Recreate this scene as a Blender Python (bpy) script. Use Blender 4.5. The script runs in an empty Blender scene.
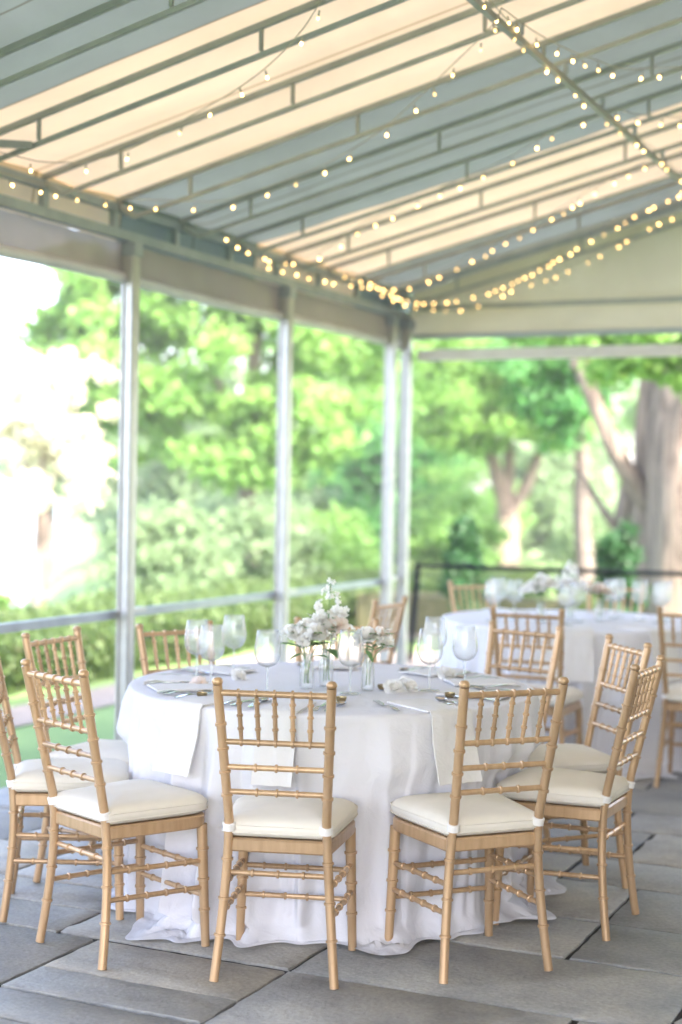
import bpy, bmesh, math, random
import numpy as np
from mathutils import Vector, Matrix
random.seed(7); rng = np.random.default_rng(11)
R = math.radians
sc = bpy.context.scene

# ------------------------------------------------------------------ camera
CAM_H, PITCH, ROLL = 1.507, 0.0164, 0.018
fw = Vector((0, math.cos(PITCH), -math.sin(PITCH))); r0 = Vector((1, 0, 0)); u0 = r0.cross(fw)
rt = math.cos(ROLL)*r0 + math.sin(ROLL)*u0; up = -math.sin(ROLL)*r0 + math.cos(ROLL)*u0
cd = bpy.data.cameras.new('camera'); cam = bpy.data.objects.new('camera', cd); sc.collection.objects.link(cam)
cam.matrix_world = Matrix(((rt.x, up.x, -fw.x, 0), (rt.y, up.y, -fw.y, 0), (rt.z, up.z, -fw.z, CAM_H), (0, 0, 0, 1)))
cd.sensor_fit = 'VERTICAL'; cd.sensor_height = 36; cd.lens = 1527/1024*36
cd.clip_end = 3000; cd.clip_start = 0.05
cd.dof.use_dof = True; cd.dof.focus_distance = 4.85; cd.dof.aperture_fstop = 1.4
sc.camera = cam
# ------------------------------------------------------------------ sky, sun, exposure
SUN_EL, SUN_AZ = 46, 142          # azimuth measured from +Y towards +X
w = bpy.data.worlds.new('World'); sc.world = w; w.use_nodes = True
nt = w.node_tree; bg = nt.nodes['Background']
sky = nt.nodes.new('ShaderNodeTexSky'); sky.sky_type = 'NISHITA'; sky.sun_disc = False
sky.sun_elevation = R(SUN_EL); sky.sun_rotation = R(SUN_AZ)
sky.air_density = 1.0; sky.dust_density = 3.0; sky.ozone_density = 1.0
nt.links.new(sky.outputs[0], bg.inputs[0]); bg.inputs[1].default_value = 0.15
sl = bpy.data.lights.new('sun', 'SUN'); sl.energy = 2.8; sl.angle = R(3); sl.color = (1, .95, .87)
so = bpy.data.objects.new('sun', sl); sc.collection.objects.link(so)
sdir = Vector((math.sin(R(SUN_AZ))*math.cos(R(SUN_EL)), math.cos(R(SUN_AZ))*math.cos(R(SUN_EL)), math.sin(R(SUN_EL))))
so.rotation_euler = sdir.to_track_quat('Z', 'Y').to_euler()
vs = sc.view_settings; vs.view_transform = 'Standard'; vs.look = 'None'; vs.gamma = 1; vs.use_curve_mapping = False
vs.use_white_balance = True; vs.white_balance_temperature = 6900; vs.white_balance_tint = 20
vs.exposure = 3.5
HAZE = .0022                       # density of the air
cy = sc.cycles; cy.use_denoising = True; cy.max_bounces = 10; cy.diffuse_bounces = 5; cy.glossy_bounces = 4
cy.transmission_bounces = 8; cy.transparent_max_bounces = 24; cy.sample_clamp_indirect = 6; cy.caustics_reflective = False
cy.caustics_refractive = False

# ------------------------------------------------------------------ helpers
class MB:
    """collects vertices and faces of one mesh"""
    def __init__(s): s.v = []; s.f = []
    def add(s, vs, fs):
        n = len(s.v); s.v += [tuple(p) for p in vs]; s.f += [tuple(i+n for i in f) for f in fs]; return s
    def box(s, x0, x1, y0, y1, z0, z1):
        return s.add([(x0,y0,z0),(x1,y0,z0),(x1,y1,z0),(x0,y1,z0),(x0,y0,z1),(x1,y0,z1),(x1,y1,z1),(x0,y1,z1)],
                     [(0,3,2,1),(4,5,6,7),(0,1,5,4),(1,2,6,5),(2,3,7,6),(3,0,4,7)])
    def tube(s, pts, rad, n=10, cap=True):
        pts = [Vector(p) for p in pts]; m = len(pts)
        if not hasattr(rad, '__len__'): rad = [rad]*m
        vs = []; nrm = None
        for i, p in enumerate(pts):
            t = (pts[min(i+1, m-1)] - pts[max(i-1, 0)]).normalized()
            if nrm is None:
                a = Vector((0, 0, 1)) if abs(t.z) < .9 else Vector((1, 0, 0)); nrm = t.cross(a).normalized()
            else: nrm = (nrm - t*nrm.dot(t)).normalized()
            b = t.cross(nrm)
            for k in range(n):
                a = 2*math.pi*k/n; vs.append(p + (nrm*math.cos(a) + b*math.sin(a))*rad[i])
        fs = [(i*n+k, i*n+(k+1) % n, (i+1)*n+(k+1) % n, (i+1)*n+k) for i in range(m-1) for k in range(n)]
        if cap: fs += [tuple(range(n-1, -1, -1)), tuple((m-1)*n+k for k in range(n))]
        return s.add(vs, fs)
    def bar(s, a, b, wx, wz, up=(0, 0, 1)):
        a = Vector(a); b = Vector(b); t = (b-a).normalized(); u = Vector(up)
        if abs(t.dot(u)) > .95: u = Vector((1, 0, 0))
        x = t.cross(u).normalized(); z = x.cross(t)
        vs = [p + x*i*wx/2 + z*j*wz/2 for p in (a, b) for i, j in ((-1,-1),(1,-1),(1,1),(-1,1))]
        return s.add(vs, [(3,2,1,0),(4,5,6,7),(0,1,5,4),(1,2,6,5),(2,3,7,6),(3,0,4,7)])
    def lathe(s, prof, n=24, c=(0,0,0)):
        vs = [(c[0]+r*math.cos(2*math.pi*k/n), c[1]+r*math.sin(2*math.pi*k/n), c[2]+z) for r, z in prof for k in range(n)]
        return s.add(vs, [(i*n+k, i*n+(k+1) % n, (i+1)*n+(k+1) % n, (i+1)*n+k) for i in range(len(prof)-1) for k in range(n)])
    def mesh(s, name, mat, sharp=40):
        me = bpy.data.meshes.new(name); me.from_pydata(s.v, [], s.f)
        fin(me, mat, sharp); return me
    def build(s, name, mat, parent=None, sharp=40):
        return link(name, s.mesh(name, mat, sharp), parent)
def fin(me, mat, sharp=40):
    bm = bmesh.new(); bm.from_mesh(me); bmesh.ops.recalc_face_normals(bm, faces=bm.faces); bm.to_mesh(me); bm.free()
    if mat: me.materials.append(mat)
    me.polygons.foreach_set('use_smooth', [True]*len(me.polygons)); me.set_sharp_from_angle(angle=R(sharp)); me.update()
def link(name, me, parent=None):
    o = bpy.data.objects.new(name, me); sc.collection.objects.link(o); o.parent = parent; return o
def tag(o, label=None, cat=None, group=None, kind=None):
    for k, v in (('label', label), ('category', cat), ('group', group), ('kind', kind)):
        if v: o[k] = v
    return o
def empty(name, loc=(0,0,0), rz=0, **kw):
    o = bpy.data.objects.new(name, None); sc.collection.objects.link(o); o.location = loc; o.rotation_euler = (0,0,rz); o.empty_display_size = .1
    return tag(o, **kw)
KIDS = {}
def copy_tree(o, parent=None):
    c = o.copy(); sc.collection.objects.link(c); c.parent = parent
    for ch in KIDS.get(o.name) or [x for x in bpy.data.objects if x.parent == o]: copy_tree(ch, c)
    return c
def quads_mesh(name, V, mat):
    """V: (n,4,3) array of separate quads"""
    n = len(V); me = bpy.data.meshes.new(name)
    me.vertices.add(n*4); me.vertices.foreach_set('co', V.reshape(-1).astype(np.float32))
    me.loops.add(n*4); me.loops.foreach_set('vertex_index', np.arange(n*4, dtype=np.int32))
    me.polygons.add(n); me.polygons.foreach_set('loop_start', np.arange(0, n*4, 4, dtype=np.int32))
    me.materials.append(mat); me.update(calc_edges=True); me.validate(); return me

# ------------------------------------------------------------------ materials
def mat(name):
    m = bpy.data.materials.new(name); m.use_nodes = True; n = m.node_tree; b = n.nodes['Principled BSDF']; return m, n, b
def N(n, t, **kw):
    x = n.nodes.new(t)
    for k, v in kw.items():
        if k.startswith('i_'): x.inputs[k[2:]].default_value = v
        else: setattr(x, k, v)
    return x
def ramp(n, fac, stops):
    r = n.nodes.new('ShaderNodeValToRGB'); e = r.color_ramp.elements
    for i, (p, c) in enumerate(stops):
        x = e[i] if i < 2 else e.new(p)
        x.position = p; x.color = (*c, 1)
    n.links.new(fac, r.inputs[0]); return r.outputs[0]
def noisy(name, c0, c1, scale=6, rough=.6, metal=0, bump=0, bscale=60, coord='Object', spec=None):
    m, n, b = mat(name)
    tc = N(n, 'ShaderNodeTexCoord'); tx = N(n, 'ShaderNodeTexNoise'); tx.inputs['Scale'].default_value = scale; tx.inputs['Detail'].default_value = 6
    n.links.new(tc.outputs[coord], tx.inputs[0])
    n.links.new(ramp(n, tx.outputs[0], [(.3, c0), (.7, c1)]), b.inputs['Base Color'])
    b.inputs['Roughness'].default_value = rough; b.inputs['Metallic'].default_value = metal
    if spec is not None: b.inputs['Specular IOR Level'].default_value = spec
    if bump:
        t2 = N(n, 'ShaderNodeTexNoise'); t2.inputs['Scale'].default_value = bscale; t2.inputs['Detail'].default_value = 5; n.links.new(tc.outputs[coord], t2.inputs[0])
        bp = N(n, 'ShaderNodeBump'); bp.inputs['Strength'].default_value = bump; bp.inputs['Distance'].default_value = .01
        n.links.new(t2.outputs[0], bp.inputs['Height']); n.links.new(bp.outputs[0], b.inputs['Normal'])
    return m
M = {}
# gold painted chair wood: noise stretched, slight sheen
def gold():
    m, n, b = mat('gold_wood'); tc = N(n, 'ShaderNodeTexCoord')
    mp = N(n, 'ShaderNodeMapping'); mp.inputs['Scale'].default_value = (30, 30, 4); n.links.new(tc.outputs['Object'], mp.inputs[0])
    tx = N(n, 'ShaderNodeTexNoise'); tx.inputs['Scale'].default_value = 2; tx.inputs['Detail'].default_value = 5; n.links.new(mp.outputs[0], tx.inputs[0])
    n.links.new(ramp(n, tx.outputs[0], [(.2, (.45, .285, .155)), (.55, (.54, .355, .205)), (.85, (.60, .405, .245))]), (hs := N(n, 'ShaderNodeHueSaturation')).inputs['Color'])
    oi = N(n, 'ShaderNodeObjectInfo'); mr = N(n, 'ShaderNodeMapRange'); mr.inputs['To Min'].default_value = .80; mr.inputs['To Max'].default_value = 1.13
    n.links.new(oi.outputs['Random'], mr.inputs[0]); n.links.new(mr.outputs[0], hs.inputs['Value'])
    # worn, darker patches
    t2 = N(n, 'ShaderNodeTexNoise'); t2.inputs['Scale'].default_value = 22; t2.inputs['Detail'].default_value = 8; t2.inputs['Roughness'].default_value = .7; n.links.new(tc.outputs['Object'], t2.inputs[0])
    wr = ramp(n, t2.outputs[0], [(.30, (.72, .66, .6)), (.42, (1, 1, 1))]); mw = N(n, 'ShaderNodeMix', data_type='RGBA', blend_type='MULTIPLY'); mw.inputs[0].default_value = .22
    n.links.new(hs.outputs[0], mw.inputs[6]); n.links.new(wr, mw.inputs[7]); n.links.new(mw.outputs[2], b.inputs['Base Color'])
    n.links.new(ramp(n, t2.outputs[0], [(.3, (.36, .36, .36)), (.6, (.30, .30, .30))]), b.inputs['Roughness']); b.inputs['Metallic'].default_value = .3
    bp = N(n, 'ShaderNodeBump'); bp.inputs['Strength'].default_value = .12; bp.inputs['Distance'].default_value = .004
    n.links.new(tx.outputs[0], bp.inputs['Height']); n.links.new(bp.outputs[0], b.inputs['Normal']); return m
M['gold'] = gold()
M['cushion'] = noisy('ivory_cushion_cloth', (.70, .655, .57), (.76, .715, .63), 9, .85, bump=.15, bscale=25)
M['strap'] = noisy('white_strap', (.75, .73, .70), (.8, .78, .75), 20, .8)
def linen(name, c0, c1, trans=.25, bump=.36):
    m, n, b = mat(name); tc = N(n, 'ShaderNodeTexCoord')
    tx = N(n, 'ShaderNodeTexNoise'); tx.inputs['Scale'].default_value = 3; tx.inputs['Detail'].default_value = 8; n.links.new(tc.outputs['Object'], tx.inputs[0])
    col = ramp(n, tx.outputs[0], [(.3, c0), (.7, c1)])
    n.links.new(col, b.inputs['Base Color']); b.inputs['Roughness'].default_value = .9; b.inputs['Specular IOR Level'].default_value = .2
    t2 = N(n, 'ShaderNodeTexNoise'); t2.inputs['Scale'].default_value = 14; t2.inputs['Detail'].default_value = 6; t2.inputs['Distortion'].default_value = .6; n.links.new(tc.outputs['Object'], t2.inputs[0])
    bp = N(n, 'ShaderNodeBump'); bp.inputs['Strength'].default_value = bump; bp.inputs['Distance'].default_value = .02
    n.links.new(t2.outputs[0], bp.inputs['Height']); n.links.new(bp.outputs[0], b.inputs['Normal'])
    tr = N(n, 'ShaderNodeBsdfTranslucent'); n.links.new(col, tr.inputs[0]); mx = N(n, 'ShaderNodeMixShader'); mx.inputs[0].default_value = trans
    n.links.new(b.outputs[0], mx.inputs[1]); n.links.new(tr.outputs[0], mx.inputs[2]); n.links.new(mx.outputs[0], n.nodes['Material Output'].inputs[0]); return m
M['cloth'] = linen('white_linen', (.77, .77, .81), (.82, .82, .86), .15)
M['napkin'] = linen('napkin_linen', (.76, .75, .745), (.81, .80, .79), .1)
M['alu'] = noisy('pale_aluminium', (.43, .43, .41), (.51, .51, .49), 12, .45, .55)
M['frame'] = noisy('grey_frame_steel', (.28, .33, .36), (.36, .41, .44), 8, .5, .4)
M['rafter'] = noisy('rafter_steel', (.27, .295, .29), (.38, .40, .39), 6, .5, .35)
M['black'] = noisy('black_iron', (.002, .0035, .005), (.004, .006, .008), 14, .8, 0, spec=.04)
M['silver'] = noisy('cutlery_steel', (.5, .5, .5), (.6, .6, .6), 20, .16, 1)
M['goldmetal'] = noisy('gilt_metal', (.30, .23, .12), (.38, .3, .17), 20, .3, 1)
def fabric(name, stripes):
    """awning canvas: stripes across object y, light comes through it"""
    m, n, b = mat(name); tc = N(n, 'ShaderNodeTexCoord')
    cream, grey = ((.83, .685, .49) if stripes else (.72, .67, .54)), (.26, .315, .292)
    tx = N(n, 'ShaderNodeTexNoise'); tx.inputs['Scale'].default_value = .9; tx.inputs['Detail'].default_value = 8; tx.inputs['Roughness'].default_value = .6; tx.inputs['Distortion'].default_value = .7; n.links.new(tc.outputs['Object'], tx.inputs[0])
    if stripes:
        sp = N(n, 'ShaderNodeSeparateXYZ'); n.links.new(tc.outputs['Object'], sp.inputs[0])
        a = N(n, 'ShaderNodeMath', operation='ADD'); a.inputs[1].default_value = .76 + 3.08*4; n.links.new(sp.outputs[1], a.inputs[0])
        d = N(n, 'ShaderNodeMath', operation='DIVIDE'); d.inputs[1].default_value = 3.08; n.links.new(a.outputs[0], d.inputs[0])
        f = N(n, 'ShaderNodeMath', operation='FRACT'); n.links.new(d.outputs[0], f.inputs[0])
        g = N(n, 'ShaderNodeMath', operation='LESS_THAN'); g.inputs[1].default_value = .5; n.links.new(f.outputs[0], g.inputs[0])
        mx = N(n, 'ShaderNodeMix', data_type='RGBA'); n.links.new(g.outputs[0], mx.inputs[0])
        mx.inputs[6].default_value = (*grey, 1); mx.inputs[7].default_value = (*cream, 1); col = mx.outputs[2]
    else:
        rg = N(n, 'ShaderNodeRGB'); rg.outputs[0].default_value = (*cream, 1); col = rg.outputs[0]
    sh0 = ramp(n, tx.outputs[0], [(.25, (.80, .78, .76)), (.65, (1, 1, 1))])
    s2 = N(n, 'ShaderNodeSeparateXYZ'); n.links.new(tc.outputs['Object'], s2.inputs[0])
    sa = N(n, 'ShaderNodeMath', operation='ADD'); sa.inputs[1].default_value = .76+.77*20; n.links.new(s2.outputs[1], sa.inputs[0])
    sm = N(n, 'ShaderNodeMath', operation='PINGPONG'); sm.inputs[1].default_value = .385; n.links.new(sa.outputs[0], sm.inputs[0])
    sl_ = N(n, 'ShaderNodeMath', operation='GREATER_THAN'); sl_.inputs[1].default_value = .0 if not stripes else .0105; n.links.new(sm.outputs[0], sl_.inputs[0])
    sc_ = N(n, 'ShaderNodeMix', data_type='RGBA'); n.links.new(sl_.outputs[0], sc_.inputs[0]); sc_.inputs[6].default_value = (.66, .6, .54, 1); sc_.inputs[7].default_value = (1, 1, 1, 1)
    sx = N(n, 'ShaderNodeMix', data_type='RGBA', blend_type='MULTIPLY'); sx.inputs[0].default_value = 1; n.links.new(sh0, sx.inputs[6]); n.links.new(sc_.outputs[2], sx.inputs[7]); sh = sx.outputs[2]
    mu = N(n, 'ShaderNodeMix', data_type='RGBA', blend_type='MULTIPLY'); mu.inputs[0].default_value = 1
    n.links.new(col, mu.inputs[6]); n.links.new(sh, mu.inputs[7]); col = mu.outputs[2]
    df = N(n, 'ShaderNodeBsdfDiffuse'); tr = N(n, 'ShaderNodeBsdfTranslucent'); n.links.new(col, df.inputs[0]); n.links.new(col, tr.inputs[0])
    ms = N(n, 'ShaderNodeMixShader'); ms.inputs[0].default_value = .092
    n.links.new(df.outputs[0], ms.inputs[1]); n.links.new(tr.outputs[0], ms.inputs[2]); n.links.new(ms.outputs[0], n.nodes['Material Output'].inputs[0]); return m
M['stripe'] = fabric('striped_awning_canvas', True); M['cream'] = fabric('cream_canvas', False)
def thin(name, tint, face, body, rough, bodycol, trl=.5):
    """thin clear sheet: see-through, glossy towards grazing angles, a little body"""
    m, n, b = mat(name); tp = N(n, 'ShaderNodeBsdfTransparent'); tp.inputs[0].default_value = (*tint, 1)
    ec = N(n, 'ShaderNodeLayerWeight'); ec.inputs[0].default_value = .5; ep = N(n, 'ShaderNodeMath', operation='POWER'); ep.inputs[1].default_value = 2.2; n.links.new(ec.outputs['Facing'], ep.inputs[0])
    em = N(n, 'ShaderNodeMix', data_type='RGBA'); n.links.new(ep.outputs[0], em.inputs[0]); em.inputs[6].default_value = (*tint, 1); em.inputs[7].default_value = (*[q*.55 for q in tint], 1); n.links.new(em.outputs[2], tp.inputs[0])
    gl = N(n, 'ShaderNodeBsdfGlossy'); gl.inputs['Roughness'].default_value = rough; gl.inputs[0].default_value = (1, 1, 1, 1)
    fr = N(n, 'ShaderNodeLayerWeight'); fr.inputs[0].default_value = .5
    pw = N(n, 'ShaderNodeMath', operation='POWER'); pw.inputs[1].default_value = 4; n.links.new(fr.outputs['Facing'], pw.inputs[0])
    ma = N(n, 'ShaderNodeMath', operation='MULTIPLY_ADD'); ma.inputs[1].default_value = face; ma.inputs[2].default_value = .04; n.links.new(pw.outputs[0], ma.inputs[0])
    m1 = N(n, 'ShaderNodeMixShader'); n.links.new(ma.outputs[0], m1.inputs[0]); n.links.new(tp.outputs[0], m1.inputs[1]); n.links.new(gl.outputs[0], m1.inputs[2])
    d0 = N(n, 'ShaderNodeBsdfDiffuse'); d0.inputs[0].default_value = (*bodycol, 1); d1 = N(n, 'ShaderNodeBsdfTranslucent'); d1.inputs[0].default_value = (*bodycol, 1)
    df = N(n, 'ShaderNodeMixShader'); df.inputs[0].default_value = trl; n.links.new(d0.outputs[0], df.inputs[1]); n.links.new(d1.outputs[0], df.inputs[2])
    m2 = N(n, 'ShaderNodeMixShader'); m2.inputs[0].default_value = body; n.links.new(m1.outputs[0], m2.inputs[1]); n.links.new(df.outputs[0], m2.inputs[2])
    n.links.new(m2.outputs[0], n.nodes['Material Output'].inputs[0]); return m
M['glass'] = thin('clear_glass', (.985, .99, .988), .6, .115, .03, (.98, .98, .98), .6)
M['stemglass'] = thin('stem_glass', (.95, .97, .97), .7, .22, .05, (.95, .96, .96))
M['vinyl'] = thin('clear_vinyl', (.62, .58, .55), .2, .96, .35, (.40, .36, .35), .03)
def leaf(name, c0, c1, trans=.5, c2=None):
    m, n, b = mat(name); g = N(n, 'ShaderNodeNewGeometry')
    col = ramp(n, g.outputs['Random Per Island'], [(0, c0), (1, c1)] if c2 is None else [(0, c0), (1, c2), (.6, c1)])
    b.inputs['Roughness'].default_value = .55; n.links.new(col, b.inputs['Base Color']); b.inputs['Specular IOR Level'].default_value = .3
    tr = N(n, 'ShaderNodeBsdfTranslucent'); hs = N(n, 'ShaderNodeHueSaturation'); hs.inputs['Value'].default_value = 1.7; hs.inputs['Hue'].default_value = .485
    n.links.new(col, hs.inputs['Color']); n.links.new(hs.outputs[0], tr.inputs[0])
    mx = N(n, 'ShaderNodeMixShader'); mx.inputs[0].default_value = trans; n.links.new(b.outputs[0], mx.inputs[1]); n.links.new(tr.outputs[0], mx.inputs[2])
    n.links.new(mx.outputs[0], n.nodes['Material Output'].inputs[0]); return m
M['leaf_bright'] = leaf('bright_maple_leaf', (.105, .24, .06), (.17, .32, .08), .52)
M['leaf_mid'] = leaf('mid_green_leaf', (.095, .215, .055), (.155, .29, .08), .5)
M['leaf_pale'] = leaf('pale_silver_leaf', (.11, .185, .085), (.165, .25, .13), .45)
M['leaf_dark'] = leaf('dark_evergreen_leaf', (.03, .14, .035), (.06, .21, .05), .35)
M['leaf_box'] = leaf('clipped_box_leaf', (.008, .05, .012), (.022, .085, .024), .18)
M['leaf_blush'] = leaf('blush_blossom_leaf', (.42, .45, .31), (.6, .58, .48), .5)
M['leaf_hedge'] = leaf('hedge_leaf', (.035, .072, .02), (.08, .135, .038), .35)
def barkmat(name, c0, c1):
    m, n, b = mat(name); tc = N(n, 'ShaderNodeTexCoord'); mp = N(n, 'ShaderNodeMapping'); mp.inputs['Scale'].default_value = (9, 9, 1.1); n.links.new(tc.outputs['Object'], mp.inputs[0])
    t = N(n, 'ShaderNodeTexNoise'); t.inputs['Scale'].default_value = 1.6; t.inputs['Detail'].default_value = 9; t.inputs['Roughness'].default_value = .65; t.inputs['Distortion'].default_value = .5; n.links.new(mp.outputs[0], t.inputs[0])
    n.links.new(ramp(n, t.outputs[0], [(.32, tuple(q*.35 for q in c0)), (.62, c1), (.46, c0)]), b.inputs['Base Color']); b.inputs['Roughness'].default_value = .9
    bp = N(n, 'ShaderNodeBump'); bp.inputs['Strength'].default_value = 1; bp.inputs['Distance'].default_value = .08; n.links.new(t.outputs[0], bp.inputs['Height']); n.links.new(bp.outputs[0], b.inputs['Normal']); return m
M['bark'] = barkmat('furrowed_tan_bark', (.17, .135, .108), (.275, .222, .178)); M['bark_grey'] = barkmat('furrowed_grey_bark', (.10, .085, .07), (.18, .155, .13))
M['lawn'] = noisy('lawn_grass', (.11, .20, .06), (.165, .265, .085), 1.4, .9, bump=.6, bscale=90)
M['path'] = noisy('tan_gravel', (.19, .165, .135), (.26, .23, .19), 9, .95, bump=.5, bscale=60)
M['petal_white'] = linen('white_petal', (.88, .86, .82), (.94, .94, .92), .6, .05)
M['petal_blush'] = linen('blush_petal', (.90, .79, .72), (.93, .87, .81), .6, .05)
M['stem'] = noisy('flower_stem', (.10, .2, .07), (.16, .27, .1), 20, .6)
def stone():
    m, n, b = mat('bluestone_flags'); tc = N(n, 'ShaderNodeTexCoord'); g = N(n, 'ShaderNodeNewGeometry')
    base = ramp(n, g.outputs['Random Per Island'], [(0, (.235, .235, .228)), (1, (.385, .355, .305)), (.35, (.29, .292, .283)), (.7, (.345, .335, .31))])
    t1 = N(n, 'ShaderNodeTexNoise'); t1.inputs['Scale'].default_value = 3.5; t1.inputs['Detail'].default_value = 10; t1.inputs['Roughness'].default_value = .65; n.links.new(tc.outputs['Object'], t1.inputs[0])
    v = ramp(n, t1.outputs[0], [(.3, (.55, .57, .59)), (.5, (.95, .95, .94)), (.72, (1.28, 1.24, 1.15))])
    mu = N(n, 'ShaderNodeMix', data_type='RGBA', blend_type='MULTIPLY'); mu.inputs[0].default_value = 1; n.links.new(base, mu.inputs[6]); n.links.new(v, mu.inputs[7])
    t3 = N(n, 'ShaderNodeTexNoise'); t3.inputs['Scale'].default_value = 70; t3.inputs['Detail'].default_value = 4; n.links.new(tc.outputs['Object'], t3.inputs[0])
    v3 = ramp(n, t3.outputs[0], [(.3, (.82, .82, .82)), (.75, (1.12, 1.12, 1.12))])
    m3 = N(n, 'ShaderNodeMix', data_type='RGBA', blend_type='MULTIPLY'); m3.inputs[0].default_value = 1; n.links.new(mu.outputs[2], m3.inputs[6]); n.links.new(v3, m3.inputs[7])
    n.links.new(m3.outputs[2], b.inputs['Base Color'])
    n.links.new(ramp(n, t1.outputs[0], [(.3, (.5, .5, .5)), (.7, (.75, .75, .75))]), b.inputs['Roughness'])
    # cleft surface: terraced noise + fine grain
    t2 = N(n, 'ShaderNodeTexNoise'); t2.inputs['Scale'].default_value = 5; t2.inputs['Detail'].default_value = 8; t2.inputs['Distortion'].default_value = .8; n.links.new(tc.outputs['Object'], t2.inputs[0])
    sn = N(n, 'ShaderNodeMath', operation='SNAP'); sn.inputs[1].default_value = .07; n.links.new(t2.outputs[0], sn.inputs[0])
    ad = N(n, 'ShaderNodeMath', operation='MULTIPLY_ADD'); ad.inputs[1].default_value = .1; n.links.new(t3.outputs[0], ad.inputs[0]); n.links.new(sn.outputs[0], ad.inputs[2])
    ad2 = N(n, 'ShaderNodeMath', operation='ADD'); n.links.new(ad.outputs[0], ad2.inputs[0]); n.links.new(t1.outputs[0], ad2.inputs[1])
    bp = N(n, 'ShaderNodeBump'); bp.inputs['Strength'].default_value = .8; bp.inputs['Distance'].default_value = .025
    n.links.new(ad2.outputs[0], bp.inputs['Height']); n.links.new(bp.outputs[0], b.inputs['Normal']); return m
M['stone'] = stone()
M['soil'] = noisy('joint_soil', (.018, .017, .015), (.035, .033, .03), 20, .95)
def water():
    m, n, b = mat('lake_water'); b.inputs['Base Color'].default_value = (.25, .33, .38, 1); b.inputs['Roughness'].default_value = .25
    tc = N(n, 'ShaderNodeTexCoord'); t = N(n, 'ShaderNodeTexNoise'); t.inputs['Scale'].default_value = 1.2; t.inputs['Detail'].default_value = 4; n.links.new(tc.outputs['Object'], t.inputs[0])
    bp = N(n, 'ShaderNodeBump'); bp.inputs['Strength'].default_value = .4; n.links.new(t.outputs[0], bp.inputs['Height']); n.links.new(bp.outputs[0], b.inputs['Normal']); return m
M['water'] = water()
def lamp():
    m, n, b = mat('warm_bulb'); b.inputs['Base Color'].default_value = (1, .85, .55, 1)
    b.inputs['Emission Color'].default_value = (1, .62, .2, 1)
    oi = N(n, 'ShaderNodeObjectInfo'); mr = N(n, 'ShaderNodeMapRange'); mr.inputs['To Min'].default_value = .25; mr.inputs['To Max'].default_value = 1.9
    n.links.new(oi.outputs['Random'], mr.inputs[0]); n.links.new(mr.outputs[0], b.inputs['Emission Strength']); return m
M['bulb'] = lamp()
M['wire'] = noisy('pale_wire', (.33, .31, .26), (.42, .4, .34), 30, .5)

# ------------------------------------------------------------------ frame of the terrace: x = away from open side (e), y = along it (v)
E0 = -4.486; ANG = math.atan2(-.41994, .90755)
ev = Vector((.90755, -.41994, 0)); vv = Vector((.41994, .90755, 0))
ORG = ev*E0
def Wd(e, v, z=0): return ORG + ev*e + vv*v + Vector((0, 0, z))

# ------------------------------------------------------------------ ground
def height(P):
    e = P[..., 0]*ev.x + P[..., 1]*ev.y - E0; v = P[..., 0]*vv.x + P[..., 1]*vv.y
    z = -.17 - .012*np.clip(-e-1, 0, 20)
    sd = -(P[..., 0]+2.2+.15*(P[..., 1]-14))                          # bank down to the lake, on the left
    t = np.clip(sd/5.5, 0, 1)*np.clip((-e-4.9)/2, 0, 1)
    return z - 4.2*(t*t*(3-2*t))
xs = np.concatenate([np.linspace(-400, -60, 10), np.linspace(-50, 60, 90), np.linspace(70, 400, 8)])
ys = np.concatenate([np.linspace(-60, -12, 8), np.linspace(-10, 80, 76), np.linspace(90, 700, 12)])
X, Y = np.meshgrid(xs, ys); P = np.stack([X, Y], -1); Z = height(P)
nx, ny = len(xs), len(ys)
mb = MB(); mb.add(np.stack([X, Y, Z], -1).reshape(-1, 3).tolist(), [(j*nx+i, j*nx+i+1, (j+1)*nx+i+1, (j+1)*nx+i) for j in range(ny-1) for i in range(nx-1)])
tag(mb.build('lawn', M['lawn'], sharp=80), kind='structure')
mb = MB(); mb.add([(-2500, -600, -2.9), (2500, -600, -2.9), (2500, 2600, -2.9), (-2500, 2600, -2.9)], [(0, 1, 2, 3)])
tag(mb.build('lake', M['water']), kind='structure')
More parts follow.
